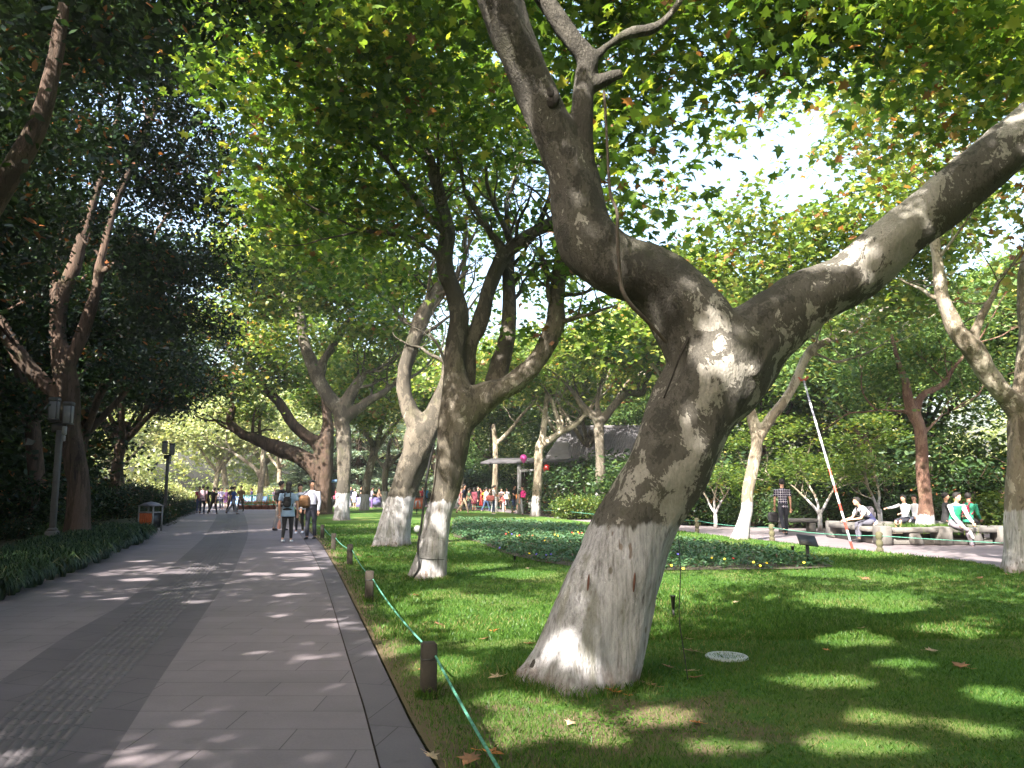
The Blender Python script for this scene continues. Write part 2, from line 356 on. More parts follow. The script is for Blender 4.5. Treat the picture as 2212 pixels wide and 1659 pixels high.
for a in [(a_, b_, c_*1.18, d_*1.25) for a_, b_, c_, d_ in [(965, 1445, 75, 22), (1085, 1380, 80, 20), (1050, 1305, 65, 14), (1140, 1245, 65, 8), (1060, 1228, 40, 6), (940, 1290, 50, 10), (1165, 1535, 75, 26), (1120, 1575, 60, 26), (1430, 1555, 85, 22), (1850, 1300, 120, 18), (1780, 1240, 90, 10), (1890, 1252, 60, 8),
          (1830, 1620, 140, 26), (1900, 1560, 90, 18), (2160, 1510, 70, 24), (2120, 1585, 80, 20), (1780, 1375, 50, 8), (1840, 1385, 75, 14), (2060, 1370, 70, 14), (1780, 1480, 110, 16), (1960, 1330, 60, 10), (1010, 1340, 60, 10), (880, 1320, 40, 9), (860, 1405, 45, 14), (1300, 1600, 60, 18), (1560, 1620, 70, 16), (1650, 1290, 50, 8), (1240, 1560, 60, 24), (1080, 1620, 40, 18), (1180, 1560, 95, 34), (1100, 1520, 60, 20), (1950, 1440, 60, 12), (1700, 1620, 50, 14)]] + [
          *[(a_, b_, c_*.62, max(d_*.7, 2.2)) for a_, b_, c_, d_ in [(330, 1592, 30, 15), (375, 1570, 24, 11), (720, 1583, 40, 13), (712, 1622, 50, 11), (690, 1340, 55, 7), (650, 1422, 60, 8), (620, 1285, 45, 6), (560, 1240, 60, 5), (300, 1252, 65, 6), (225, 1291, 75, 7), (560, 1482, 15, 7), (632, 1455, 24, 6), (640, 1242, 55, 6), (385, 1237, 60, 5), (670, 1228, 60, 5), (450, 1542, 34, 10), (300, 1212, 55, 4), (350, 1192, 60, 4), (620, 1192, 80, 4), (580, 1177, 80, 4), (110, 1350, 30, 6), (60, 1600, 40, 10), (130, 1560, 30, 8), (600, 1330, 40, 6), (430, 1300, 50, 6), (770, 1430, 30, 7), (520, 1395, 24, 5), (265, 1640, 40, 9)]]]: lit_px(*a)
def crown_mesh(name, blobs, ncl, per, csize, lsize, T, origin=(0, 0, 0), gaps=True, zmin=2.6, shell=.5, tilt=.75, flat=.5, seed=1, rbias=0., keepfn=None, lit=False):
    """leaf sprays spread through the volume of the crown's limbs; one face per leaf"""
    g = np.random.default_rng(seed)
    if isinstance(ncl, (list, tuple)):
        c = np.concatenate([in_blobs(b_, n_, g, shell) for b_, n_ in zip(blobs, ncl)]); ncl = len(c)
    else: c = in_blobs(blobs, ncl, g, shell)
    cr = csize*g.uniform(.6, 1.4, ncl); tone = g.normal(0, .16, ncl)
    if gaps:
        k = gap_keep(c, g); c, cr, tone = c[k], cr[k], tone[k]
    idx = np.repeat(np.arange(len(c)), per); off = g.normal(size=(len(idx), 3))*cr[idx][:, None]*np.array([1, 1, flat])*.6
    off[:, 2] -= (off[:, :2]**2).sum(1)*.25/np.maximum(cr[idx], .1)
    C = c[idx] + off
    k = C[:, 2] > zmin
    if gaps:
        d = C - np.array([0, 0, H_EYE]); k &= (d**2).sum(1) > 3.4**2
    if gaps or lit:
        sx = C[:, 0] + SUNV[0]*C[:, 2]/-SUNV[2]; sy = C[:, 1] + SUNV[1]*C[:, 2]/-SUNV[2]
        for lx, ly, la, lb in LIT:
            q = ((sx-lx)/la)**2 + ((sy-ly)/lb)**2; k &= ~(q < 1.0 + g.uniform(-.25, .35, len(q)))
    if keepfn is not None: k &= keepfn(C)
    C = C[k]; idx = idx[k]
    V, F = leaf_arrays(C, lsize, T, tilt, g=g)
    r_ = np.clip(g.uniform(0, 1, len(C))*.9 + tone[idx]*.9 + rbias, 0, 1)
    mb = MB(); mb.add(V - np.array(origin), [F]); return mb.mesh(name, smooth=False, rnd=r_)

# ------------------------------------------------------------------ trunks
def wander(pts, amp, seed):
    out = pts.copy()
    for i, p in enumerate(pts):
        n = mnoise.noise_vector(Vector(p[:3])*1.3 + Vector((seed*7.1, 0, 0)))
        out[i, :3] += np.array(n)*amp
    return out
def twigs(mb, start, dirv, length, r, depth, g, n=6, taper=.35):
    """a branch that wanders upward and forks"""
    m = 5; p = np.array(start, float); d = np.array(dirv, float); d /= np.linalg.norm(d); pts = [p.copy()]; rr = [r]
    for i in range(m):
        d = d + g.normal(0, .22, 3) + np.array([0, 0, .07]); d /= np.linalg.norm(d); p = p + d*length/m
        pts.append(p.copy()); rr.append(r*(1-(1-taper)*(i+1)/m))
    mb.tube(spline(np.array(pts), 3), np.interp(np.linspace(0, 1, 3*m+1), np.linspace(0, 1, m+1), rr), n)
    ends = [p]
    if depth > 0:
        for i in (2, 3, 4, 5):
            if g.random() < .8:
                s_ = g.normal(0, .75, 3); s_[2] = abs(s_[2])*.5 + .1
                ends += twigs(mb, pts[i], d*.7+s_, length*.62, rr[i]*.55, depth-1, g, max(4, n-1), taper)
    return ends
def limb_pts(spec):
    """spec rows: (x, y, Y, width px)"""
    out = []
    for x, y, Y, wpx in spec:
        p = P(x, y, Y); out.append([*p, W(wpx, np.linalg.norm([p[0]*0, Y]))/2])
    return np.array(out)
def tree(name, label, cat, base, limbs, bark, vox=.05, twig=None, seed=0, flare=1.35, group=None, lump=.02, raw=False, smooth=3, extra=None, ntw=None):
    """limbs: lists of rows; world points when raw"""
    base = np.array([base[0], base[1], 0.]); t = thing(name, label, cat, base, group=group)
    g = np.random.default_rng(100+seed); mb = MB(); tw = MB()
    for li, lm in enumerate(limbs):
        a = np.array(lm, float) if raw else limb_pts(lm)
        s_ = spline(a, 7); s_[:, 3] = np.maximum(s_[:, 3], .012)
        if li == 0:
            zb = s_[:, 2] - base[2]; s_[:, 3] *= 1 + (flare-1)*np.exp(-np.maximum(zb, 0)/.22)
            s_ = np.vstack([[s_[0, 0], s_[0, 1], s_[0, 2]-.25, s_[0, 3]*1.05], s_])
        s_[:, :3] -= base; ph = g.uniform(0, 6, 3)
        s_ = wander(s_, lump*1.2, seed) if li else s_
        zz = s_[:, 2].copy()
        def fl(i, th, ph=ph, li=li, zz=zz):
            b = .05*np.sin(3*th+ph[0]+i*.25) + .03*np.sin(5*th+ph[1]-i*.3)
            if li == 0: b = b + .14*math.exp(-max(zz[i], 0)/.3)*np.sin(5*th+ph[2])
            return 1+b
        mb.tube(s_[:, :3], s_[:, 3], 16, flute=fl)
        if twig and li >= (0 if len(limbs) == 1 else 1):
            e = s_[-1]; d = s_[-1, :3]-s_[-3, :3]
            for _ in range(ntw or 2):
                twigs(tw, e[:3], d/np.linalg.norm(d)+g.normal(0, .35, 3), twig, max(e[3]*.8, .015), 2, g)
            for i in range(len(s_)//2, len(s_)-1, 4):
                v = g.normal(0, 1, 3); v[2] = abs(v[2])
                twigs(tw, s_[i, :3], v, twig*.7, s_[i, 3]*.35, 1, g, 5)
    if extra: extra(mb, base)
    me = remesh(mb.mesh('trunk'), vox, smooth)
    V, F = mesh_arrays(me)
    # bark swellings
    if lump:
        nr = np.empty(len(V)*3, np.float32); me.vertices.foreach_get('normal', nr); nr = nr.reshape(-1, 3)
        dsp = np.array([mnoise.noise(Vector((float(p[0])*2.6, float(p[1])*2.6, float(p[2])*1.5+seed))) + .5*mnoise.noise(Vector((float(p[0])*9, float(p[1])*9, float(p[2])*3+seed))) for p in V])
        V = V + nr*(dsp*lump)[:, None]
    bpy.data.meshes.remove(me); out = MB(); out.add(V, F)
    if tw.n:
        for vv in tw.v: pass
        o = out.n; out.v += tw.v; out.f += [f+o for f in tw.f]; out.n += tw.n
    tr = link('trunk', out.mesh('trunk'), t, bark)
    return t, tr, base
def dome(cx, cy, cz, rx, rz, n, g, br=1.6):
    """blob centres over a crown dome"""
    out = []
    for _ in range(n):
        a, rr = g.uniform(0, 6.28), rx*math.sqrt(g.uniform(0, 1))
        z = cz + rz*math.sqrt(max(0, 1-(rr/(rx*1.05))**2))*g.uniform(-.5, 1)
        b = br*g.uniform(.75, 1.3); out.append((cx+rr*math.cos(a), cy+rr*math.sin(a), z, b, b, b*.62))
    return out

# ================================================================== SETTING
def line_fn(pts):
    """pixel outline on the ground -> X as a function of Y (straight between the points)"""
    g_ = np.array([G(*p)[:2] for p in pts]); g_ = g_[np.argsort(g_[:, 1])]; iy, u = 1/g_[::-1, 1], (g_[:, 0]/g_[:, 1])[::-1]
    # smooth the corners a little
    tt = np.linspace(iy[0], iy[-1], 160); uu = np.interp(tt, iy, u); k = np.array([1, 2, 3, 4, 3, 2, 1.]); k /= k.sum()
    up = np.concatenate([uu[0]-(uu[1]-uu[0])*np.arange(3, 0, -1), uu, uu[-1]+(uu[-1]-uu[-2])*np.arange(1, 4)]); uu = np.convolve(up, k, 'valid')
    s0, s1 = g_[0], g_[1]; m_ = (s1[0]-s0[0])/(s1[1]-s0[1]); x0 = uu[-1]*s0[1]
    def f(Y):
        Y = np.asarray(Y, float); Ys = np.maximum(Y, s0[1]); return np.where(Y < s0[1], x0 + m_*(Y-s0[1]), np.interp(1/Ys, tt, uu)*Ys)
    return f
E_out = line_fn([(942, 1659), (885, 1560), (840, 1465), (790, 1360), (731, 1239), (694, 1175), (660, 1140), (636, 1116), (612, 1098)])
E_in = line_fn([(818, 1659), (784, 1526), (748, 1411), (720, 1315), (696, 1239), (670, 1186), (645, 1149), (625, 1120), (605, 1099)])
D_r = line_fn([(224, 1659), (348, 1463), (448, 1315), (505, 1235), (534, 1165), (537, 1141), (529, 1112), (520, 1098)])
T_r = line_fn([(96, 1659), (296, 1435), (408, 1307), (470, 1230), (509, 1165), (517, 1138), (515, 1111), (508, 1098)])
T_l = line_fn([(-90, 1659), (0, 1551), (160, 1423), (312, 1303), (384, 1247), (456, 1180), (486, 1141), (492, 1112), (488, 1098)])
D_l = line_fn([(-220, 1659), (0, 1471), (140, 1375), (256, 1311), (380, 1215), (440, 1162), (470, 1114), (468, 1098)])
P_l = line_fn([(-420, 1480), (0, 1306), (120, 1257), (200, 1229), (240, 1207), (320, 1171), (356, 1143), (400, 1120), (430, 1104), (440, 1097)])
YS = np.concatenate([np.arange(-14, 3, 1.0), np.arange(3, 12, .25), np.arange(12, 30, .75), np.arange(30, 66, 2.)])
def sheet(name, fl, fr, z, mat, ys=YS, kind='structure', nx=2):
    mb = MB(); a, b = fl(ys), fr(ys); cols = [a+(b-a)*t for t in np.linspace(0, 1, nx)]
    V = np.stack([np.stack([c, ys, np.full(len(ys), z)], 1) for c in cols], 1).reshape(-1, 3)
    i = np.arange(len(ys)-1)[:, None]*nx; j = np.arange(nx-1)[None]
    mb.add(V, [np.stack([i+j, i+j+1, i+nx+j+1, i+nx+j], -1).reshape(-1, 4)])
    o = link(name, mb.mesh(name, smooth=False), None, mat); return setp(o, kind=kind)

def mat_paving(name, a, b_, brick=(1.2, .6), rot_=0., groove=False, grime=.35):
    m, nt, b = M(name); t = nt.nodes.new('ShaderNodeTexCoord'); mp = nt.nodes.new('ShaderNodeMapping'); L(nt, t.outputs['Object'], mp.inputs[0])
    mp.inputs['Rotation'].default_value = (0, 0, rot_); v = mp.outputs[0]
    br = nt.nodes.new('ShaderNodeTexBrick'); L(nt, v, br.inputs[0]); br.inputs['Scale'].default_value = 1
    br.inputs['Brick Width'].default_value = brick[0]; br.inputs['Row Height'].default_value = brick[1]; br.inputs['Mortar Size'].default_value = .0042
    br.inputs['Mortar Smooth'].default_value = .1; br.inputs['Color1'].default_value = rgb(a); br.inputs['Color2'].default_value = rgb(b_); br.inputs['Mortar'].default_value = rgb(tuple(k*.4 for k in a)); br.inputs['Bias'].default_value = 0
    col = br.outputs[0]
    col = mix(nt, grime, col, ramp(nt, nz(nt, v, 1.3, 6, .65), [(.3, .35), (.7, 1.)]), 'MULTIPLY'); col = mix(nt, .5, col, ramp(nt, nz(nt, v, .35, 3, .5), [(.35, .7), (.65, 1.)]), 'MULTIPLY')
    col = mix(nt, .35, col, ramp(nt, nz(nt, v, 60, 3, .7), [(.3, .55), (.7, 1.)]), 'MULTIPLY')
    col = mix(nt, ramp(nt, nz(nt, v, 3.5, 3, .5), [(.66, 0.), (.72, .45)]), col, tuple(k*.5 for k in a))
    L(nt, col, b.inputs['Base Color']); b.inputs['Roughness'].default_value = .68; b.inputs['Specular IOR Level'].default_value = .35
    bump(nt, mth(nt, 'ADD', mth(nt, 'MULTIPLY', br.outputs[1], -1.5), mth(nt, 'MULTIPLY', nz(nt, v, 45, 4), .25)), b, .35, .006); return m
PAVE_L = mat_paving('light_paving', (.262, .225, .247), (.23, .198, .218), (.9, .4))
PAVE_D = mat_paving('dark_paving', (.158, .14, .16), (.14, .125, .142), (.9, .4), rot_=.25)
PAVE_K = mat_paving('edge_paving', (.165, .148, .168), (.15, .134, .152), (.5, 1.0), rot_=.2)
PAVE_T = mat_paving('tactile_paving', (.145, .13, .145), (.13, .117, .13), (.4, .4), rot_=.3)
PAVE_R = mat_paving('right_paving', (.25, .215, .23), (.22, .19, .205), (.8, .4), rot_=-.25)

def mat_lawn():
    m, nt, b = M('lawn'); v = coords(nt)
    a = nz(nt, v, .6, 5, .6); f = nz(nt, coords(nt, (1, .35, 1)), 28, 4, .7)
    col = ramp(nt, f, [(.3, (.038, .088, .018)), (.55, (.066, .148, .026)), (.8, (.11, .20, .038))])
    dry = ramp(nt, a, [(.48, 0.), (.66, .7)]); col = mix(nt, dry, col, (.17, .16, .06))
    # bare earth along the kerb of the path
    gm = nt.nodes.new('ShaderNodeAttribute'); gm.attribute_name = 'bare'
    e = mth(nt, 'ADD', gm.outputs['Fac'], mth(nt, 'MULTIPLY', mth(nt, 'SUBTRACT', nz(nt, v, 2.2, 5, .65), .5), 1.6))
    col = mix(nt, ramp(nt, e, [(.42, 0.), (.7, .85)]), col, (.15, .105, .07))
    L(nt, col, b.inputs['Base Color']); b.inputs['Roughness'].default_value = .9; b.inputs['Specular IOR Level'].default_value = .15
    bump(nt, nz(nt, v, 55, 4, .7), b, .8, .03); return m
def mat_soil(name, a, b_, s=3):
    m, nt, b = M(name); v = coords(nt); L(nt, ramp(nt, nz(nt, v, s, 8, .7), [(.3, a), (.7, b_)]), b.inputs['Base Color'])
    b.inputs['Roughness'].default_value = .95; bump(nt, nz(nt, v, 14, 6), b, .7, .05); return m
SOIL = mat_soil('soil', (.035, .028, .02), (.085, .062, .045)); UNDER = mat_soil('undergrowth_soil', (.03, .045, .018), (.075, .075, .035), 1.2)

mb = MB(); mb.box((0, 60, -.32), (900, 900, .5)); gnd = setp(link('ground', mb.mesh('ground', False), None, UNDER), kind='structure')
# left promenade, band by band
f_in2 = lambda Y: E_in(Y)-.0
sheet('path_edge_strip', lambda Y: E_in(Y)+.012, E_out, .0, PAVE_K)
sheet('path', D_r, lambda Y: E_in(Y), .0, PAVE_L)
sheet('path_dark_band_inner', T_r, D_r, .0, PAVE_D)
sheet('path_tactile_band', T_l, T_r, .0, PAVE_T)
sheet('path_dark_band_outer', D_l, T_l, .0, PAVE_D)
sheet('path_outer', lambda Y: P_l(Y)-.5, D_l, .0, PAVE_L)
# drain gap under the joint
sheet('path_bed', lambda Y: P_l(Y)-.6, lambda Y: E_out(Y), -.03, SOIL)
# raised ribs of the guiding strip
mb = MB()
for k in range(8):
    t = (k+.5)/8
    ys = np.arange(3.2, 46, .3)
    for y0 in ys:
        y1 = y0+.27; w_ = .024
        if y0 > 24 and k % 2: continue
        X = lambda Y, s_: T_l(np.array([Y]))[0]*(1-t)+T_r(np.array([Y]))[0]*t + s_
        V = [(X(y0, -w_), y0, .0005), (X(y0, w_), y0, .0005), (X(y1, w_), y1, .0005), (X(y1, -w_), y1, .0005), (X(y0, -w_*.6), y0+.01, .007), (X(y0, w_*.6), y0+.01, .007), (X(y1, w_*.6), y1-.01, .007), (X(y1, -w_*.6), y1-.01, .007)]
        mb.add(V, [[4, 5, 6, 7], [0, 1, 5, 4], [1, 2, 6, 5], [2, 3, 7, 6], [3, 0, 4, 7]])
RIB = mat_paving('tactile_rib', (.17, .155, .17), (.155, .14, .155), (.3, .3), rot_=.3)
setp(link('path_tactile_ribs', mb.mesh('ribs', False), None, RIB), kind='structure')

# right-hand promenade
RN = [G(*p)[:2] for p in [(2212, 1233), (2178, 1229), (2030, 1209), (1898, 1195), (1770, 1183), (1584, 1163), (1472, 1149), (1283, 1130), (1174, 1118), (1070, 1106), (982, 1100), (900, 1094), (833, 1091), (752, 1091)]]
RN = np.array([[30, 4.5], [16, 10.5]] + [list(p) for p in RN]); RNs = spline(RN, 6)
RF = [G(*p)[:2] for p in [(2212, 1150), (1855, 1143), (1484, 1135), (1283, 1117), (1195, 1107), (982, 1093)]]
RF = np.array([[38, 20], [26, 26]] + [list(p) for p in RF] + [[-4, 78], [-30, 80]])
lawn_edge = RNs
def poly(name, pts, z, mat, kind='structure'):
    mb = MB(); P3 = [(p[0], p[1], z) for p in pts]; mb.add(P3, [list(range(len(P3)))]); o = link(name, mb.mesh(name, False), None, mat)
    return setp(o, kind=kind)
pts = [tuple(p) for p in RNs] + [(-9.5, 66), (-9.5, 66.5), (-30, 67), (-30, 80)] + [tuple(p) for p in RF[::-1]]
poly('right_path', pts, -.012, PAVE_R)
# plaza at the far end of the left path
poly('plaza', [(-40, 62), (-9.4, 62), (-9.4, 66.2), (-29.9, 67.2), (-29.9, 79.8), (-40, 80)], -.012, PAVE_R)

# lawn: between the left path's kerb and the right path
yl = np.concatenate([np.arange(-14, 3, 1.), np.arange(3, 16, .25), np.arange(16, 64, 1.)])
EOF_X = lambda Y: E_out(Y) + .012
def lawn_right(Y):
    s = RNs[np.argsort(RNs[:, 1])]; return np.interp(Y, s[:, 1], s[:, 0], left=30)
mb = MB(); nx = 46; a_, b_ = EOF_X(yl), lawn_right(yl); tt = np.linspace(0, 1, nx)**1.6
XX = a_[:, None] + np.maximum(b_-a_, .02)[:, None]*tt[None]; YY = np.repeat(yl[:, None], nx, 1)
ZZ = .012 + .02*np.minimum(1, (XX-a_[:, None])/1.5) + .012*np.sin(XX*.7)*np.sin(YY*.5)*np.minimum(1, (XX-a_[:, None])/2)
i = np.arange(len(yl)-1)[:, None]*nx; j = np.arange(nx-1)[None]
mb.add(np.stack([XX, YY, ZZ], -1).reshape(-1, 3), [np.stack([i+j, i+j+1, i+nx+j+1, i+nx+j], -1).reshape(-1, 4)])
LAWN = mat_lawn(); lm = mb.mesh('lawn'); la = lm.attributes.new('bare', 'FLOAT', 'POINT')
bare = np.exp(-np.maximum(XX-a_[:, None], 0)/.42) + .75*np.exp(-((XX-.9)**2+(YY-5.2)**2)/1.3)
la.data.foreach_set('value', bare.astype(np.float32).ravel()); setp(link('lawn', lm, None, LAWN), kind='structure')

# grass blades standing on the lawn
def blades(n, y0, y1, h, wd, g, k=1.6):
    Y = y0 + (y1-y0)*g.uniform(0, 1, n)**k; a = EOF_X(Y); wdt = np.minimum(lawn_right(Y), Y*.68+1.0)
    X = a + .02 + (wdt-a)*g.uniform(0, 1, n); keep = X < wdt
    d = X - a; keep &= g.uniform(0, 1, n) > .8*np.exp(-d/.35)
    keep &= g.uniform(0, 1, n) > .65*np.exp(-((X-.9)**2+(Y-5.2)**2)/1.0)
    return np.stack([X, Y, np.full(n, .026)], 1)[keep]
def blade_mesh(C, h, wd, g):
    n = len(C); a = g.uniform(0, 6.28, n); hh = h*g.uniform(.5, 1.3, n); lean = g.normal(0, .45, (n, 2))*hh[:, None]
    dx = np.stack([np.cos(a), np.sin(a), np.zeros(n)], 1)*wd/2
    tip = np.concatenate([lean, hh[:, None]], 1); mid = tip*np.array([.35, .35, .6])
    V = np.stack([C-dx, C+dx, C+mid+dx*.7, C+tip, C+mid-dx*.7], 1).reshape(-1, 3)
    return V, np.arange(n*5).reshape(n, 5)
GRASS = mat_leaf('grass_blade', [(0, (.036, .088, .016)), (.5, (.066, .15, .025)), (.8, (.11, .20, .036)), (.92, (.21, .20, .08)), (1, (.32, .26, .14))], trans=.35, gloss=.015)
g = np.random.default_rng(3); mb = MB(); rr = []
for n_, y0, y1, h, wd, k in ((150000, 3.6, 8.5, .032, .0045, 1.3), (110000, 8, 17, .045, .009, 1.3), (50000, 16, 34, .05, .02, 1.3)):
    C = blades(n_, y0, y1, h, wd, g, k); V, F = blade_mesh(C, h, wd, g); mb.add(V, [F])
    pn = np.array([mnoise.noise(Vector((float(c[0])*.9, float(c[1])*.9, 0))) for c in C[::1]]) if len(C) < 1 else np.sin(C[:, 0]*1.7+np.sin(C[:, 1]*1.1)*2)*np.sin(C[:, 1]*1.3+C[:, 0]*.6)
    rr.append(np.clip(g.uniform(0, 1, len(C))*.85 + pn*.12 + .05, 0, 1))
setp(link('grass', mb.mesh('grass', False, np.concatenate(rr)), None, GRASS), 'short mown green grass of the lawn between the two paths', 'grass', kind='stuff')

g = np.random.default_rng(14); C = []
for k in range(46):
    Y = 4.5 + 13*g.uniform()**1.4; X = float(EOF_X(np.array([Y]))[0]) + g.uniform(.1, 1)*(Y*.55+.6); m_ = int(g.integers(25, 90)); C.append(np.stack([X+g.normal(0, .10, m_), Y+g.normal(0, .12, m_), g.uniform(.03, .06, m_)], 1))
C = np.concatenate(C); V, F = leaf_arrays(C, .028, T_OVAL, .5, g=g); mb = MB(); mb.add(V, [F])
setp(link('lawn_weeds', mb.mesh('weeds', False, g.uniform(.2, .8, len(C))), None, GRASS), 'small broad-leaved weeds growing in patches through the lawn', 'plants', kind='stuff')
# ------------------------------------------------------------------ flower bed
BED = [G(*p)[:2] for p in [(978, 1127), (976, 1145), (980, 1163), (1040, 1177), (1088, 1199), (1160, 1218), (1232, 1228), (1340, 1236), (1443, 1238), (1727, 1235), (1803, 1230), (1780, 1220), (1676, 1197), (1555, 1182), (1462, 1168), (1256, 1141), (1120, 1128), (992, 1124)]]
BEDa = np.array(BED)
def inside(pts, poly_):
    x, y = pts[:, 0], pts[:, 1]; r_ = np.zeros(len(pts), bool); n = len(poly_)
    for i in range(n):
        x1, y1 = poly_[i]; x2, y2 = poly_[(i+1) % n]
        c = ((y1 > y) != (y2 > y)) & (x < (x2-x1)*(y-y1)/(y2-y1+1e-12)+x1); r_ ^= c
    return r_
poly('flower_bed_soil', BED, .055, SOIL)
g = np.random.default_rng(11); lo, hi = BEDa.min(0), BEDa.max(0); C = lo + (hi-lo)*g.uniform(0, 1, (9000, 2)); C = C[inside(C, BEDa)]
cen = BEDa.mean(0); C = cen + (C-cen)*.985
front = np.array([G(1300, 1236)[1]]); hgt = g.uniform(.05, .17, len(C))
C = C[g.uniform(0, 1, len(C)) < .9]; hgt = hgt[:len(C)]
idx = np.repeat(np.arange(len(C)), 9); off = g.normal(0, .055, (len(idx), 2))
C3 = np.concatenate([C[idx]+off, (.05 + hgt[idx]*g.uniform(.4, 1.2, len(idx)))[:, None]], 1)
V, F = leaf_arrays(C3, .085, T_OVAL, .6, g=g); mb = MB(); mb.add(V, [F])
setp(link('bedding_plants', mb.mesh('bed', False, g.uniform(0, 1, len(C3))), None, LEAF_BED), 'low dark green bedding plants filling the flower bed behind the leaning plane tree', 'plants', kind='stuff')
PET = {'yellow': mat_simple('yellow_petal', (.85, .62, .03), .7, .1, 20, bmp=0), 'blue': mat_simple('blue_petal', (.12, .10, .5), .7, .1, 20, bmp=0), 'red': mat_simple('red_petal', (.62, .04, .03), .7, .1, 20, bmp=0)}
FCEN = mat_simple('flower_centre', (.12, .05, .02), .8, .1, 20, bmp=0)
def flower(c):
    f = thing('pansy' if c != 'red' else 'begonia', '', 'flower'); mb = MB()
    for k in range(5):
        a = k*2*math.pi/5; V = []
        for q in range(8):
            t = q*2*math.pi/8; V.append((.022*math.cos(t), .022+.02*math.sin(t), .006*math.cos(t*2)))
        mb.add(rot(rot(np.array(V), rx=.35), rz=a), [list(range(8))])
    V_ = [rot(v, rx=.9) + np.array([0, 0, .05]) for v in mb.v]; mb.v = V_
    link('petals', mb.mesh('petals', False), f, PET[c])
    m2 = MB(); m2.ball((0, 0, 0), .009, 8, 5); m2.v = [v + np.array([0, -.003, .052]) for v in m2.v]; link('centre', m2.mesh('centre'), f, FCEN)
    m3 = MB(); m3.tube([(0, .01, -.12), (0, .008, -.04), (0, 0, .048)], .003, 6); link('stem', m3.mesh('stem'), f, LEAF_BED); return f
fpx = {'yellow': [(1738, 1362), (1769, 1364), (1872, 1374), (1840, 1372), (1639, 1380), (1668, 1388), (1963, 1373), (1856, 1381), (1355, 1303), (1362, 1306), (1333, 1312), (1400, 1301), (1411, 1297), (1292, 1350), (1330, 1318), (1242, 1298), (1302, 1289), (1262, 1306)],
       'blue': [(1655, 1352), (1345, 1352), (1333, 1354), (1310, 1352), (1249, 1302), (1220, 1336)], 'red': [(1268, 1305), (1421, 1299), (1300, 1305), (1396, 1298), (1235, 1301), (1790, 1362), (1414, 1300)]}
flab = {'yellow': 'yellow pansy in bloom above the dark leaves of the flower bed', 'blue': 'blue pansy in bloom above the dark leaves of the flower bed', 'red': 'small red begonia in bloom among the leaves of the flower bed'}
for c, ps in fpx.items():
    f0 = flower(c)
    for k, (sx, sy) in enumerate(ps):
        q = G(sx/1.1302, sy/1.1302+4, .17); f = f0 if k == 0 else clone(f0); f.location = tuple(q); f.rotation_euler = (0, 0, random.uniform(-.6, .6)); f.scale = (.55,)*3
        setp(f, flab[c], 'flower', c + ' flowers of the bed')
# ================================================================== TREES
Gp = lambda x, y: G(x, y)
# ---- the big leaning plane tree in front
YB = G(1262, 1478)[1]
m_tr = [(1258, 1478, YB, 222), (1268, 1430, YB, 208), (1301, 1332, YB, 192), (1339, 1231, YB, 184), (1370, 1139, YB, 166), (1417, 1050, YB, 170), (1463, 973, YB, 180), (1500, 887, YB, 190), (1545, 815, YB, 214), (1572, 750, YB, 205), (1590, 700, YB, 165)]
m_l = [(1545, 790, YB, 190), (1500, 690, YB, 175), (1423, 613, YB, 152), (1329, 573, YB, 142), (1272, 521, YB, 140), (1250, 459, YB, 130), (1228, 364, YB-.05, 112), (1175, 252, YB-.15, 96), (1125, 128, YB-.3, 94), (1081, 0, YB-.45, 106), (1050, -130, YB-.6, 105), (1040, -260, YB-.7, 95)]
m_r = [(1575, 800, YB, 200), (1630, 735, YB, 170), (1690, 688, YB, 146), (1760, 640, YB, 130), (1845, 591, YB, 120), (1929, 526, YB-.05, 114), (2040, 435, YB-.1, 114), (2153, 339, YB-.2, 118), (2280, 235, YB-.3, 112), (2420, 130, YB-.4, 100), (2600, 40, YB-.5, 85)]
m_s = [(1245, 420, YB-.05, 60), (1257, 350, YB-.1, 56), (1255, 266, YB-.12, 52), (1263, 168, YB-.12, 46), (1269, 132, YB-.12, 50), (1230, 84, YB-.15, 44), (1182, 14, YB-.2, 42), (1130, -70, YB-.3, 38), (1110, -200, YB-.4, 30)]
m_f = [(1268, 140, YB-.12, 30), (1294, 118, YB-.12, 26), (1314, 98, YB-.1, 23), (1356, 73, YB, 22), (1406, 64, YB, 22), (1434, 48, YB, 20), (1468, 6, YB, 19), (1500, -60, YB, 15)]
m_k = [(1268, 195, YB-.1, 34), (1292, 178, YB-.1, 34), (1318, 166, YB-.1, 28), (1345, 157, YB-.1, 22)]
m_b = [(1600, 800, YB, 120), (1655, 765, YB, 70)]
for (x_, y_, dY, rr_) in [(1205, 1380, -.35, .16), (1240, 1430, -.35, .15), (1300, 1450, -.35, .10), (1100, 185, -.4, .09), (1430, 625, -.3, .07), (1505, 625, -.3, .08), (1550, 700, -.3, .10), (1390, 1100, -.2, .05)]: lit_at(P(x_, y_, YB+dY), rr_)
_Y2 = G(924, 1254)[1]
for (x_, y_, rr_) in [(950, 1060, .17), (955, 1130, .16), (930, 1235, .16), (1060, 640, .15), (1080, 580, .12), (1130, 520, .15)]: lit_at(P(x_, y_, _Y2-.25), rr_)
for rr_ in (.45,): lit_at(P(1158, 1080, 41.5), .55); lit_at(P(1162, 1020, 41.5), .4); lit_at(P(1610, 1110, 22.6), .25); lit_at(P(2070, 730, 13.4), .4); lit_at(P(2035, 600, 13.4), .3); lit_at(P(2130, 830, 13.6), .25)
plane_main, tr_main, b0 = tree('leaning_plane_tree', 'big leaning plane tree in front, mottled bark, white-painted foot, forked into two thick limbs', 'tree', G(1258, 1478), [m_tr, m_l, m_r, m_s, m_f, m_k, m_b], BARK_MAIN, vox=.022, seed=1, flare=1.16, lump=.022, smooth=4)
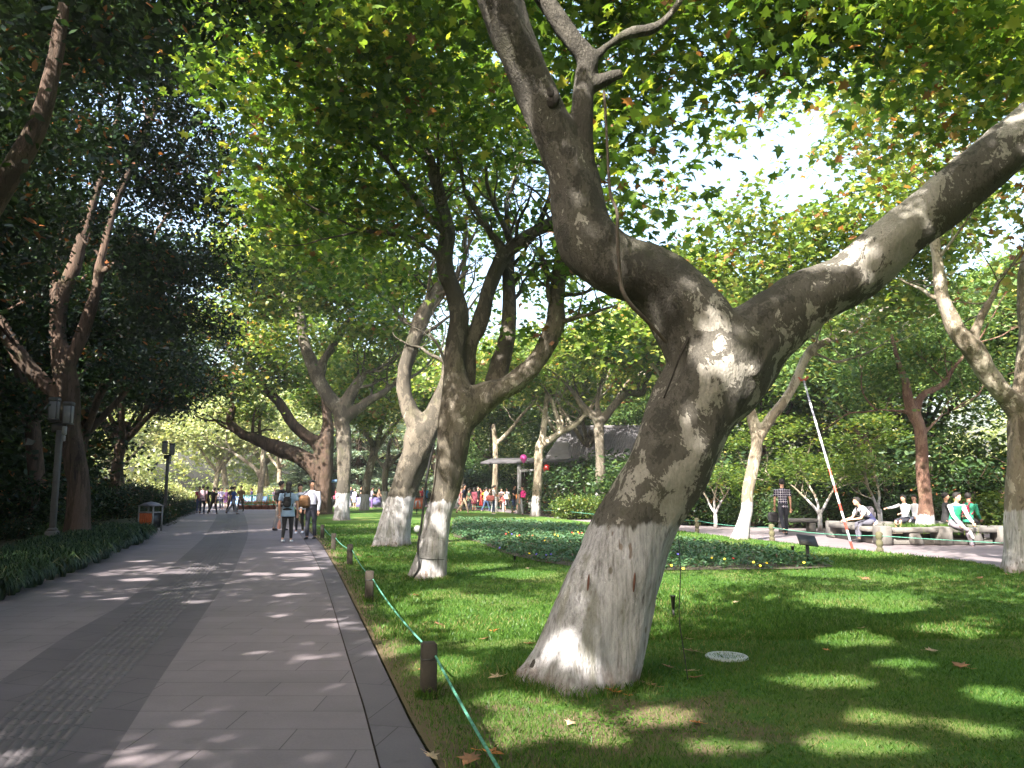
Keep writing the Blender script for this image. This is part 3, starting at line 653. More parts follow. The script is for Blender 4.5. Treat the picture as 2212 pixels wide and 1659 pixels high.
def strand(name, rows, parent, mat, origin, n=8, sc_=1.0):
    a = limb_pts(rows); s_ = spline(a, 6); mb = MB(); mb.tube(s_[:, :3]-np.array([origin[0], origin[1], 0]), np.maximum(s_[:, 3]*sc_, .003), n); return link(name, mb.mesh(name), parent, mat)
VINE = mat_simple('vine_bark', (.07, .055, .042), .85, .3, 20, bmp=.4); DK = mat_simple('dark_bark', (.022, .018, .015), .9, .4, 12, bmp=.5)
strand('vine', [(1305, 196, YB-.28, 9), (1311, 300, YB-.28, 9), (1314, 364, YB-.3, 10), (1319, 420, YB-.36, 10), (1333, 459, YB-.40, 11), (1334, 512, YB-.43, 12), (1341, 610, YB-.42, 13), (1358, 652, YB-.38, 14), (1398, 694, YB-.3, 13), (1440, 740, YB-.22, 10)], plane_main, VINE, b0, sc_=.7)
strand('bark_cleft', [(1552, 640, YB-.02, 8), (1540, 655, YB-.12, 14), (1524, 675, YB-.19, 13), (1508, 697, YB-.22, 14), (1494, 718, YB-.235, 12), (1482, 742, YB-.25, 8), (1468, 772, YB-.26, 5), (1452, 815, YB-.24, 4), (1434, 860, YB-.18, 4)], plane_main, DK, b0)
mb = MB(); q = P(1180, 186, YB-.30)-b0; mb.ball(q, (.05, .04, .13), rx=-.3, ry=-.35); mb.ball(q+np.array([.04, 0, -.1]), (.07, .04, .10)); link('bark_hollow', mb.mesh('hollow'), plane_main, DK)
for (px, py, yy) in ((1225, 1075, YB), ): pass
# rusty wounds on the painted foot
RUST = mat_simple('rusty_wound', (.12, .05, .035), .9, .4, 25, bmp=.3)
for px, py, hh in ((1271, 1258, .075), (1370, 1258, .085)):
    mb = MB(); c = P(px, py, YB-.335 if px < 1300 else YB-.345)-b0; mb.ball(c, (.009, .014, hh*.85), ry=.1); link('trunk_wound', mb.mesh('wound'), plane_main, RUST)
mb = MB(); c = P(1160, 1447, YB-.05)-b0; mb.ball(c, (.07, .08, .12), ry=.4); mb.ball(c+np.array([-.02, 0, -.1]), (.06, .06, .07)); link('root_burl', mb.mesh('burl'), plane_main, DK)
main_bl = []
def B(x, y, Y, r, fz=.65): p = P(x, y, Y); main_bl.append((p[0], p[1], p[2], r, r, r*fz))
for a in [(1440, 300, 8.6, .75), (1510, 240, 8.8, .8), (1400, 180, 9, .9), (1560, 110, 9, .9), (1480, 330, 9.2, .6), (1700, 70, 9.4, .8), (1800, 90, 9.4, .6), (1900, 40, 9, .8), (1480, 40, 9, .9), (1320, 60, 9.5, 1.0), (1220, 200, 10, .9), (1340, 280, 9.8, .8),
          (1715, 360, 8.6, .22), (1745, 405, 8.6, .22), (1770, 420, 8.5, .16), (1690, 320, 8.7, .2), (1560, 330, 9, .35), (1600, 140, 9.4, .5), (2000, 60, 9.5, .9), (2110, 100, 9.5, .8), (1440, 440, 10, .7), (1380, 520, 10.5, .7), (1620, -40, 9, 1), (1760, -60, 9, 1), (1950, -80, 9, 1.2), (2200, 60, 9, .9), (2060, 10, 8, .8), (1300, -80, 9, 1.2), (1150, -100, 9, 1.2), (1000, -60, 9.5, 1.2)]: B(*a)
up_bl = []
# limbs carry on above the frame
for (x, y, z, r_) in [(.3, 6.5, 7.2, 1.6), (-1, 8, 7.8, 1.7), (1.5, 8.5, 8.2, 1.8), (3.5, 8, 8, 1.8), (5.5, 8.5, 7.6, 1.8), (6.5, 6, 6.9, 1.6), (7, 10, 8, 1.8), (0, 4.5, 7, 1.6), (2.5, 5, 8, 1.8), (4.5, 5.2, 8, 1.8), (1, 2.2, 7.6, 1.7), (3.5, 2.5, 8, 1.7), (6, 3, 7.5, 1.6)]: up_bl.append((x, y, z, r_, r_, r_*.6))
link('crown', crown_mesh('crown_main', (main_bl, [b_ for b_ in up_bl if b_[1] > 6.4], [b_ for b_ in up_bl if b_[1] <= 6.4]), (560, 150, 420), 22, .55, .145, T_MAPLE, b0, seed=5, zmin=3.4), plane_main, LEAF_PLANE)

# ---- second plane tree
b2 = G(924, 1254); Y2 = b2[1]
t2 = [[(924, 1254, Y2, 68), (934, 1190, Y2, 62), (945, 1130, Y2, 58), (956, 1083, Y2, 56), (970, 1010, Y2, 62), (981, 946, Y2, 72), (992, 890, Y2, 84), (1005, 850, Y2, 80)],
      [(1000, 890, Y2, 86), (1040, 862, Y2, 68), (1095, 836, Y2, 48), (1140, 798, Y2, 46), (1180, 745, Y2, 42), (1203, 700, Y2, 40), (1203, 650, Y2, 36), (1207, 600, Y2, 34), (1212, 550, Y2, 30), (1216, 470, Y2, 24), (1200, 380, Y2, 18)],
      [(990, 880, Y2, 80), (982, 800, Y2, 52), (985, 740, Y2, 46), (988, 680, Y2, 42), (975, 620, Y2, 40), (960, 560, Y2, 38), (968, 500, Y2, 36), (955, 440, Y2, 32), (940, 380, Y2, 26), (922, 310, Y2, 18), (900, 220, Y2, 13), (885, 140, Y2, 10)],
      [(1005, 830, Y2+.2, 40), (1015, 750, Y2+.2, 34), (1040, 690, Y2+.2, 36), (1060, 620, Y2+.2, 34), (1085, 560, Y2+.2, 32), (1110, 535, Y2+.2, 32), (1150, 505, Y2+.1, 30), (1195, 478, Y2, 26), (1260, 440, Y2, 20)],
      [(1090, 560, Y2+.2, 22), (1070, 520, Y2+.1, 16), (1040, 470, Y2, 14), (1010, 420, Y2, 12), (1000, 380, Y2, 10)],
      [(1070, 835, Y2+.3, 50), (1092, 750, Y2+.4, 38), (1100, 660, Y2+.5, 32), (1098, 600, Y2+.6, 30), (1102, 530, Y2+.7, 20)],
      [(960, 500, Y2, 22), (906, 442, Y2-.3, 18), (861, 378, Y2-.5, 16), (819, 322, Y2-.6, 15), (763, 266, Y2-.8, 12), (752, 225, Y2-.8, 9)],
      [(955, 560, Y2, 16), (900, 520, Y2-.3, 12), (840, 505, Y2-.5, 9), (780, 500, Y2-.7, 7)]]
plane2, _, b_ = tree('plane_tree', 'white-footed plane tree with a sunlit patch and black cable up its side', 'tree', b2, t2, BARK_T2, vox=.035, twig=1.6, seed=2, flare=1.25, lump=.03, group='plane trees on the lawn')
strand('cable', [(893, 1248, Y2-.25, 7), (905, 1225, Y2-.3, 6), (903, 1180, Y2-.28, 6), (912, 1120, Y2-.25, 6), (918, 1060, Y2-.25, 6), (928, 1000, Y2-.3, 7), (938, 960, Y2-.3, 6)], plane2, BLACK, b_, sc_=.8)
mb = MB(); zc = P(933, 1205, Y2)[2]; cx_ = P(931, 1205, Y2)[0]-b_[0]; th = np.linspace(0, 6.28, 25); mb.tube(np.stack([cx_+.262*np.cos(th), .262*np.sin(th), zc-.02*np.cos(th)], 1), .006, 6, cap=False); link('tie_wire', mb.mesh('tie'), plane2, BLACK)
bl = [tuple(P(x, y, Y)) + (r_, r_, r_*.62) for x, y, Y, r_ in [(760, 250, 12, 1.3), (860, 150, 11.5, 1.4), (700, 380, 12.5, 1.2), (900, 330, 13.5, 1.2), (1020, 250, 13, 1.3), (1000, 100, 11, 1.3), (640, 120, 11, 1.3), (760, 20, 10.5, 1.4), (1100, 330, 13, 1.0), (1180, 420, 13.5, .8), (1080, 470, 14, .7), (820, 480, 13, 1.0), (1160, 180, 12, 1.1), (900, -60, 10, 1.5), (600, -40, 10, 1.5), (1100, 0, 11, 1.2), (1240, 560, 13, .8), (1130, 700, 13.5, .5), (1300, 480, 12.5, .9), (560, 200, 12, 1.2), (1050, 600, 14.5, .6), (620, 400, 14, 1.2), (720, 520, 14.5, 1.0), (1280, 680, 13.5, .7), (1350, 720, 14, .5)]]
link('crown', crown_mesh('crown_2', bl, 680, 24, .55, .145, T_STAR, b_, seed=6, zmin=3.6), plane2, LEAF_PLANE)
# ---- third plane tree, crossing behind it
b3 = G(845, 1181); Y3 = b3[1]
t3 = [[(845, 1181, Y3, 74), (856, 1120, Y3, 64), (871, 1064, Y3, 58), (890, 1000, Y3, 60), (905, 955, Y3, 66), (916, 925, Y3, 62)],
      [(912, 940, Y3, 60), (893, 905, Y3, 44), (882, 880, Y3, 36), (873, 845, Y3, 33), (876, 796, Y3, 32), (885, 760, Y3, 33), (897, 725, Y3, 34), (912, 690, Y3, 36), (930, 655, Y3, 34), (946, 625, Y3, 28), (955, 580, Y3, 20), (950, 520, Y3, 14)],
      [(918, 935, Y3, 56), (940, 890, Y3, 44), (955, 850, Y3, 36), (968, 800, Y3, 30), (975, 740, Y3, 26), (990, 660, Y3, 18)]]
plane3, _, b_ = tree('plane_tree', 'plane tree with long grey-white painted foot, leaning right behind the cabled one', 'tree', b3, t3, BARK_T2, vox=.05, twig=2.2, seed=3, flare=1.2, lump=.04, group='plane trees on the lawn')
bl = [tuple(P(x, y, Y)) + (r_, r_, r_*.6) for x, y, Y, r_ in [(860, 560, 21, 1.6), (960, 430, 20, 1.6), (780, 450, 20, 1.8), (700, 320, 19, 1.8), (640, 500, 21, 1.6), (900, 620, 22, 1.2), (1040, 350, 20, 1.7), (1060, 500, 22, 1.3), (820, 260, 18, 1.9), (600, 250, 19, 1.8), (560, 420, 21, 1.6), (1000, 180, 18, 1.8), (720, 600, 22, 1.3), (820, 650, 23, 1.1), (700, 120, 17, 1.8), (900, 80, 17, 1.8), (1150, 300, 19, 1.5), (1180, 600, 23, 1.2), (1050, 680, 24, 1.0), (580, 60, 17, 1.7)]]
link('crown', crown_mesh('crown_3', bl, 780, 24, .7, .165, T_STAR6, b_, seed=7, zmin=4), plane3, LEAF_PLANE)
# ---- the pair further along the kerb
b4 = G(737, 1125); Y4 = b4[1]
t4 = [[(737, 1125, Y4, 34), (739, 1089, Y4, 32), (743, 1029, Y4, 29), (744, 944, Y4, 32), (732, 891, Y4, 30), (711, 859, Y4, 32), (686, 816, Y4, 29), (669, 773, Y4, 26), (658, 745, Y4, 24), (652, 715, Y4, 22), (648, 680, Y4, 20), (637, 658, Y4, 16), (615, 638, Y4, 12), (600, 600, Y4, 8)],
      [(742, 905, Y4, 26), (770, 884, Y4, 22), (796, 867, Y4, 20), (825, 850, Y4, 16), (850, 830, Y4, 12)],
      [(738, 895, Y4, 26), (750, 865, Y4, 28), (763, 842, Y4, 26), (782, 814, Y4, 18), (810, 800, Y4, 10)],
      [(690, 822, Y4, 22), (700, 780, Y4, 18), (720, 745, Y4, 18), (745, 705, Y4, 16), (765, 675, Y4, 12)]]
plane4, _, b_ = tree('plane_tree', 'grey plane tree with white-painted foot, right one of the pair beside the kerb', 'tree', b4, t4, BARK_T2, vox=.07, twig=3, seed=4, flare=1.15, lump=.04, group='plane trees on the lawn')
bl = [tuple(P(x, y, Y)) + (r_, r_, r_*.55) for x, y, Y, r_ in [(640, 580, 34, 2.2), (740, 620, 35, 2.2), (560, 640, 34, 2.0), (820, 700, 36, 2.0), (780, 560, 33, 2.2), (680, 500, 32, 2.4), (880, 740, 38, 1.8), (600, 720, 38, 1.6), (700, 720, 39, 1.6), (800, 790, 38, 1.4), (860, 620, 36, 1.8), (540, 540, 32, 2.2)]]
link('crown', crown_mesh('crown_4', bl, 1000, 22, .9, .22, T_STAR6, b_, seed=8, zmin=4), plane4, LEAF_FAR)
b5 = G(693, 1112); Y5 = b5[1]
t5 = [[(693, 1112, Y5, 48), (697, 1060, Y5, 38), (700, 1010, Y5, 36), (702, 965, Y5, 36), (709, 925, Y5, 26), (706, 895, Y5, 22), (700, 840, Y5, 16)],
      [(698, 985, Y5, 34), (684, 958, Y5, 28), (656, 938, Y5, 25), (628, 910, Y5, 22), (610, 880, Y5, 21), (587, 852, Y5, 20), (564, 831, Y5, 18), (549, 808, Y5, 18), (539, 780, Y5, 17), (545, 745, Y5, 16), (560, 700, Y5, 8)],
      [(694, 1040, Y5, 34), (677, 1008, Y5, 38), (645, 984, Y5, 36), (613, 974, Y5, 34), (581, 960, Y5, 30), (549, 948, Y5, 24), (517, 934, Y5, 20), (498, 912, Y5, 18), (502, 880, Y5, 14), (508, 840, Y5, 11)]]
plane5, _, b_ = tree('plane_tree', 'brown plane tree behind the walking man, a thick limb reaching left over the path', 'tree', b5, t5, BARK_BROWN, vox=.08, twig=3, seed=5, flare=1.1, lump=.05, group='plane trees on the lawn')
bl = [tuple(P(x, y, Y)) + (r_, r_, r_*.5) for x, y, Y, r_ in [(560, 760, 44, 2.0), (620, 800, 46, 2), (500, 820, 43, 1.8), (470, 700, 42, 2.2), (540, 880, 47, 1.5), (640, 660, 44, 2.3), (560, 560, 40, 2.4), (700, 860, 50, 2), (800, 900, 52, 1.8), (760, 780, 48, 2.2)]]
link('crown', crown_mesh('crown_5', bl, 900, 22, .9, .24, T_STAR6, b_, seed=9, zmin=4.4), plane5, LEAF_FAR)

# ---- right-hand trees
b6 = G(1599, 1168); Y6 = b6[1]
t6 = [[(1599, 1168, Y6, 32), (1611, 1109, Y6, 26), (1614, 1069, Y6, 25), (1622, 1029, Y6, 26), (1634, 969, Y6, 25), (1633, 935, Y6, 26), (1624, 899, Y6, 24), (1618, 880, Y6, 20)],
      [(1634, 955, Y6, 26), (1649, 930, Y6, 22), (1668, 899, Y6, 22), (1692, 868, Y6, 21), (1718, 825, Y6, 20), (1733, 789, Y6, 20), (1755, 753, Y6, 19), (1789, 736, Y6, 17), (1822, 720, Y6, 16), (1853, 705, Y6, 15), (1889, 683, Y6, 13), (1929, 655, Y6, 11), (1975, 620, Y6, 7)],
      [(1748, 770, Y6, 9), (1766, 765, Y6, 7), (1805, 781, Y6, 7), (1845, 773, Y6, 6), (1887, 756, Y6, 5), (1940, 720, Y6, 4)]]
tr6, _, b_ = tree('plane_tree', 'slim pale plane tree with white foot whose bent limb is propped by the striped pole', 'tree', b6, t6, BARK_PALE, vox=.04, twig=1.6, seed=6, flare=1.3, lump=.02, group='plane trees on the lawn')
bl = [tuple(P(x, y, Y)) + (r_, r_, r_*.55) for x, y, Y, r_ in [(1720, 560, 20, 1.3), (1820, 480, 19, 1.2), (1900, 600, 20, 1.2), (1980, 640, 21, 1.2), (1650, 640, 22, 1.1), (2000, 520, 20, 1.3), (1860, 700, 22, .8), (1550, 560, 20, 1.1), (1760, 680, 23, .9), (1960, 420, 18, 1.2), (2080, 420, 17, 1.1), (1460, 540, 20, 1.0), (1850, 300, 19, .9), (1930, 220, 18, .9), (1560, 470, 20, .8), (1650, 500, 20, .9), (1760, 480, 20, .7), (2000, 330, 18, .9), (1820, 180, 18, .7), (1480, 400, 19, .9), (1640, 420, 19, .7), (1730, 200, 18, .6), (1560, 290, 18, .5), (1900, 380, 19, .8)]]
bl += [tuple(P(x, y, Y)) + (r_, r_, r_*.5) for x, y, Y, r_ in [(1640, 240, 20, .6), (1740, 330, 20, .6), (1840, 420, 20, .6)]]
link('crown', crown_mesh('crown_6', bl, 860, 18, .6, .16, T_STAR6, b_, seed=10, zmin=4), tr6, LEAF_FAR)
b7 = G(2218, 1240); Y7 = b7[1]
t7 = [[(2218, 1240, Y7, 84), (2214, 1150, Y7, 74), (2213, 1050, Y7, 70), (2215, 950, Y7, 68), (2218, 880, Y7, 64), (2224, 800, Y7, 52), (2222, 720, Y7, 40), (2212, 640, Y7, 32), (2220, 560, Y7, 26), (2260, 460, Y7, 18)],
      [(2205, 890, Y7, 54), (2160, 842, Y7-.1, 42), (2125, 792, Y7-.2, 42), (2095, 745, Y7-.3, 46), (2062, 705, Y7-.3, 38), (2037, 650, Y7-.3, 30), (2030, 600, Y7-.3, 26), (2022, 550, Y7-.3, 24), (2018, 500, Y7-.3, 20), (2012, 440, Y7-.3, 14), (2030, 380, Y7-.3, 10)],
      [(2098, 745, Y7-.3, 30), (2110, 700, Y7-.3, 20), (2125, 672, Y7-.3, 14), (2147, 640, Y7-.3, 13), (2160, 600, Y7-.3, 7)]]
tr7, _, b_ = tree('plane_tree', 'pale plane tree at the right edge, sunlit bent limb reaching left, painted foot', 'tree', b7, t7, BARK_PALE, vox=.035, twig=1.5, seed=7, flare=1.15, lump=.03, group='plane trees on the lawn')
bl = [tuple(P(x, y, Y)) + (r_, r_, r_*.55) for x, y, Y, r_ in [(2010, 300, 13, 1.0), (2120, 220, 12.5, 1.1), (1920, 200, 12.5, .9), (2080, 130, 11.5, 1.1), (2200, 120, 11, 1.1), (2180, 500, 14, .8), (1960, 90, 11.5, 1), (2220, 330, 13, 1), (2050, 420, 14, .7), (1850, 230, 13, .7), (1880, 350, 14, .6), (2150, 600, 15, .6), (2050, 20, 11, 1.2)]] + [(10, 12, 8.5, 1.8, 1.8, 1), (12, 11, 8, 1.8, 1.8, 1), (11, 14.5, 8.3, 1.8, 1.8, 1), (13, 15, 7.6, 1.6, 1.6, 1)]
link('crown', crown_mesh('crown_7', bl, 620, 18, .55, .16, T_STAR, b_, seed=11, zmin=4, rbias=.1), tr7, LEAF_FAR)
b8 = G(1157, 1117); Y8 = b8[1]
t8 = [[(1157, 1117, Y8, 22), (1160, 1059, Y8, 20), (1163, 1011, Y8, 19), (1165, 971, Y8, 19), (1171, 947, Y8, 16), (1174, 923, Y8, 14), (1177, 899, Y8, 13), (1182, 850, Y8, 9)],
      [(1166, 966, Y8, 17), (1180, 957, Y8, 16), (1195, 946, Y8, 15), (1214, 931, Y8, 14), (1234, 922, Y8, 12), (1250, 910, Y8, 10), (1265, 896, Y8, 9), (1290, 870, Y8, 6)],
      [(1212, 932, Y8, 14), (1206, 907, Y8, 12), (1198, 883, Y8, 10), (1190, 860, Y8, 8), (1170, 830, Y8, 5)]]
tr8, _, b_ = tree('plane_tree', 'sunlit slim plane tree with bright white foot, standing before the grey-roofed house', 'tree', b8, t8, BARK_PALE, vox=.06, twig=2.4, seed=8, flare=1.1, lump=.03, group='plane trees on the lawn')
g = np.random.default_rng(40)
link('crown', crown_mesh('crown_8', dome(b8[0]+.5, b8[1], 8.3, 4.2, 1.7, 16, g, 1.3), 420, 18, .8, .22, T_STAR6, b_, seed=12, zmin=5), tr8, LEAF_FAR)
Y9 = 41.; X9 = P(1298, 1100, Y9)[0]
t9 = [[(1298, 1118, Y9, 25), (1298, 1050, Y9, 23), (1296, 979, Y9, 21), (1294, 931, Y9, 22), (1293, 905, Y9, 22)],
      [(1292, 912, Y9, 20), (1277, 896, Y9, 18), (1258, 875, Y9, 16), (1240, 850, Y9, 10), (1215, 820, Y9, 7)],
      [(1296, 912, Y9, 22), (1311, 897, Y9, 19), (1330, 872, Y9, 17), (1355, 849, Y9, 15), (1386, 850, Y9, 13), (1394, 826, Y9, 9), (1420, 790, Y9, 6)],
      [(1294, 905, Y9, 14), (1290, 870, Y9, 10), (1296, 830, Y9, 7)]]
tr9, _, b_ = tree('plane_tree', 'grey plane tree with cup-shaped fork, standing behind the clipped hedge by the house', 'tree', (X9, Y9), t9, BARK_T2, vox=.06, twig=2.4, seed=9, flare=1.1, lump=.03, group='plane trees on the lawn')
link('crown', crown_mesh('crown_9', dome(X9+1, Y9, 8.6, 4.5, 1.8, 16, g, 1.3), 420, 18, .8, .22, T_STAR6, b_, seed=13, zmin=5.5), tr9, LEAF_FAR)
Y10 = 50.; X10 = P(1069, 1100, Y10)[0]
t10 = [[(1069, 1106, Y10, 14), (1069, 1042, Y10, 13), (1071, 988, Y10, 12), (1069, 950, Y10, 11), (1066, 915, Y10, 8)],
       [(1070, 960, Y10, 9), (1086, 946, Y10, 9), (1106, 924, Y10, 8), (1123, 901, Y10, 7), (1150, 871, Y10, 5)]]
tr10, _, b_ = tree('plane_tree', 'thin plane tree with bent upper trunk, rising out of the crowd beside the house', 'tree', (X10, Y10), t10, BARK_PALE, vox=.06, twig=2.4, seed=10, flare=1.1, lump=.02, group='plane trees on the lawn')
link('crown', crown_mesh('crown_10', dome(X10, Y10, 8.8, 4.5, 1.8, 16, g, 1.4), 380, 18, .9, .25, T_STAR6, b_, seed=14, zmin=5.5), tr10, LEAF_FAR)
Y11 = 60.
t11 = [[(832, 1096, Y11, 14), (831, 1050, Y11, 13), (834, 1012, Y11, 14), (838, 990, Y11, 10), (840, 960, Y11, 8)],
       [(834, 1015, Y11, 9), (818, 996, Y11, 7), (800, 975, Y11, 5)], [(836, 1012, Y11, 9), (860, 985, Y11, 8), (880, 975, Y11, 6)]]
tr11, _, b_ = tree('plane_tree', 'far thin plane tree with low fork, seen left of the leaning white-footed one', 'tree', tuple(P(832, 1096, Y11)[:2]), t11, BARK_T2, vox=.08, twig=2.4, seed=11, flare=1.1, lump=.02, group='plane trees on the lawn')
link('crown', crown_mesh('crown_11', dome(b_[0], b_[1], 8.5, 5, 2, 18, g, 1.5), 380, 18, 1.0, .28, T_STAR6, b_, seed=15, zmin=4.8), tr11, LEAF_FAR)
Y12 = 66.
t12 = [[(558, 1094, Y12, 15), (563, 1053, Y12, 13), (568, 1013, Y12, 12), (568, 985, Y12, 11), (575, 950, Y12, 8)],
       [(564, 1035, Y12, 11), (557, 1020, Y12, 10), (542, 1004, Y12, 8), (522, 990, Y12, 8), (500, 975, Y12, 5)]]
tr12, _, b_ = tree('plane_tree', 'sunlit tree with forked pinkish trunk at the far end of the path', 'tree', tuple(P(558, 1094, Y12)[:2]), t12, BARK_PALE, vox=.08, twig=2.4, seed=12, flare=1.1, lump=.02, group='plane trees on the lawn')
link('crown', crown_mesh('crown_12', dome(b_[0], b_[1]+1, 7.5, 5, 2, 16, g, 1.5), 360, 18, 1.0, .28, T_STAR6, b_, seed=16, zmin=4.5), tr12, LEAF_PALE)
# reddish tree standing in the stone planter
Y13 = 23.3
t13 = [[(2000, 1140, Y13, 40), (1999, 1085, Y13, 29), (1994, 1033, Y13, 27), (1991, 968, Y13, 25), (1986, 920, Y13, 24), (1972, 892, Y13, 28), (1962, 860, Y13, 21), (1957, 829, Y13, 16), (1940, 781, Y13, 12), (1925, 720, Y13, 8)],
       [(1978, 895, Y13, 20), (1988, 860, Y13, 15), (2017, 841, Y13, 14), (2041, 826, Y13, 12), (2053, 805, Y13, 10), (2077, 776, Y13, 8), (2110, 740, Y13, 5)],
       [(1966, 890, Y13, 10), (1930, 888, Y13, 7), (1895, 886, Y13, 5)], [(1988, 945, Y13, 9), (2030, 900, Y13, 5), (2060, 885, Y13, 4)]]
tr13, _, b_ = tree('camphor_tree', 'reddish-brown trunk with white foot growing in the stone planter between seated people', 'tree', tuple(P(2000, 1140, Y13)[:2]), t13, BARK_RED, vox=.04, twig=1.8, seed=13, flare=1.2, lump=.02)
bl = [tuple(P(x, y, Y)) + (r_, r_, r_*.5) for x, y, Y, r_ in [(1900, 800, 24, 1.1), (2000, 760, 24, 1.2), (2100, 800, 25, 1.1), (2080, 680, 24, 1.1), (1850, 860, 25, .8), (2140, 880, 26, .8), (1950, 700, 24, 1.0), (2030, 940, 26, .7)]]
link('crown', crown_mesh('crown_13', bl, 420, 24, .7, .11, T_STAR6, b_, seed=17, zmin=3), tr13, LEAF_WOOD)

# ---- camphor trees on the left
bL = G(167, 1175); YL = bL[1]
tl = [[(167, 1175, YL, 56), (169, 1073, YL, 46), (165, 1013, YL, 45), (157, 960, YL, 42), (148, 900, YL, 46), (144, 834, YL, 50), (136, 778, YL, 44), (124, 722, YL, 34), (132, 638, YL, 34), (157, 582, YL, 30), (179, 512, YL, 26), (200, 440, YL, 20), (218, 384, YL, 18), (238, 316, YL, 17), (252, 266, YL, 15), (262, 190, YL, 10)],
      [(142, 800, YL, 36), (157, 764, YL, 30), (174, 728, YL, 28), (190, 686, YL, 28), (207, 638, YL, 24), (214, 582, YL, 20), (224, 540, YL, 18), (252, 434, YL, 18), (282, 364, YL, 20), (322, 266, YL, 18), (364, 182, YL, 14), (400, 90, YL, 10)],
      [(140, 880, YL, 36), (112, 848, YL, 34), (70, 806, YL, 34), (34, 756, YL, 33), (5, 708, YL, 32), (-60, 620, YL, 28)],
      [(130, 700, YL, 18), (112, 640, YL, 12), (120, 560, YL, 9)], [(205, 600, YL, 12), (262, 560, YL, 10), (320, 520, YL, 9), (370, 450, YL, 8)]]
cam1, _, b_ = tree('camphor_tree', 'dark camphor tree with forked trunk beside the two-lantern lamp post', 'tree', bL, tl, BARK_BROWN, vox=.045, twig=2, seed=14, flare=1.15, lump=.03, group='camphor trees left of the path')
bl = [tuple(P(x, y, Y)) + (r_, r_, r_*.6) for x, y, Y, r_ in [(60, 560, 20, 1.4), (200, 470, 20, 1.4), (330, 560, 21, 1.4), (420, 420, 20, 1.4), (450, 560, 22, 1.2), (300, 330, 19, 1.5), (120, 300, 18, 1.5), (400, 250, 19, 1.3), (450, 130, 18, 1.4), (300, 120, 17, 1.5), (150, 120, 17, 1.5), (20, 200, 17, 1.4), (360, 680, 22, 1.3), (460, 690, 23, 1.0), (240, 640, 22, 1.1), (60, 700, 20, 1.2), (20, 850, 20, 1), (260, 780, 23, 1), (380, 800, 24, 1.0), (300, 20, 16, 1.5), (480, 30, 17, 1.3), (100, 10, 16, 1.5), (-60, 400, 18, 1.6), (480, 330, 21, 1.1), (30, 1000, 22, .7), (440, 820, 26, .9)]]
limb_px = [np.array([[r_[0], r_[1]] for r_ in l_]) for l_ in tl[:3]]
rngk = np.random.default_rng(8)
def keep_l1(C):
    x, y, dz = proj(C); k = np.ones(len(C), bool); fr = C[:, 1] < YL+.6
    for l_ in limb_px:
        for a, b in zip(l_[:-1], l_[1:]):
            d = b-a; t_ = np.clip(((x-a[0])*d[0]+(y-a[1])*d[1])/(d@d), 0, 1); q = np.hypot(x-a[0]-t_*d[0], y-a[1]-t_*d[1]); k &= ~((q < 26*rngk.uniform(.2, 1.25, len(C))*np.clip((y-330)/250, 0, 1)) & fr)
    return k
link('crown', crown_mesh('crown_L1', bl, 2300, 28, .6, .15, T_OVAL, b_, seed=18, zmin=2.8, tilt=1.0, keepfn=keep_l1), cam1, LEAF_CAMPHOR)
# near camphor just outside the left edge, its limb leans into view
near = [[(-7.6, 8.9, 0, .26), (-7.4, 8.9, 1.5, .21), (-7.0, 8.9, 3, .17), (-6.45, 9, 4.3, .145), (-5.95, 9, 5.3, .13), (-5.65, 9, 6.1, .11), (-5.5, 9, 7.4, .07)], [(-6.9, 8.9, 3.2, .12), (-7.4, 8.2, 4.6, .09), (-7.6, 7.6, 6.2, .06)]]
cam0, _, b_ = tree('camphor_tree', 'near dark camphor at the left edge, only its leaning upper limb in view', 'tree', (-7.6, 8.9), near, BARK_BROWN, vox=.05, twig=1.6, seed=15, lump=.02, raw=True, group='camphor trees left of the path')
bl = [tuple(P(x, y, Y)) + (r_, r_, r_*.6) for x, y, Y, r_ in [(60, 60, 9.5, .9), (200, 40, 10, .9), (340, 20, 10, .8), (-40, 250, 9, .9), (120, -60, 9, 1.0), (300, -80, 9, 1.0), (20, 420, 10.5, .6), (480, -60, 9.5, .9)]] + [(-6.5, 6.5, 7, 1.8, 1.8, 1), (-8, 4.5, 7.2, 1.8, 1.8, 1), (-5, 5.5, 7.8, 1.8, 1.8, 1), (-8.5, 8, 7, 1.8, 1.8, 1), (-4, 8, 8.4, 1.6, 1.6, .9), (-6.5, 10, 8.2, 1.8, 1.8, .9), (-10, 6.5, 6.5, 1.8, 1.8, 1), (-9, 14, 8.2, 1.7, 1.7, 1), (-8, 12, 8.6, 1.6, 1.6, .9), (-10.5, 16, 7.8, 1.7, 1.7, 1), (-11, 12, 7, 1.7, 1.7, 1)]
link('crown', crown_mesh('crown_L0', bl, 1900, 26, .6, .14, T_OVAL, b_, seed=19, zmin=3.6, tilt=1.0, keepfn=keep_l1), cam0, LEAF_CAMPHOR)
# small whitewashed tree far left, in sun
bS = G(80, 1112); YS_ = bS[1]
ts = [[(80, 1112, YS_, 30), (84, 1070, YS_, 27), (90, 1040, YS_, 26), (98, 1000, YS_, 20), (104, 960, YS_, 16), (100, 900, YS_, 12)], [(88, 1050, YS_, 18), (74, 1030, YS_, 16), (66, 1012, YS_, 9)]]
trs, _, b_ = tree('park_tree', 'short tree with sunlit orange bark and pale foot, left of the lamp post', 'tree', bS, ts, BARK_PALE, vox=.06, twig=2.2, seed=16, lump=.03)
link('crown', crown_mesh('crown_S', dome(b_[0], b_[1], 6.2, 3.2, 1.4, 10, g, 1.3), 260, 20, .8, .2, T_OVAL, b_, seed=20, zmin=3.2), trs, LEAF_SHRUB)
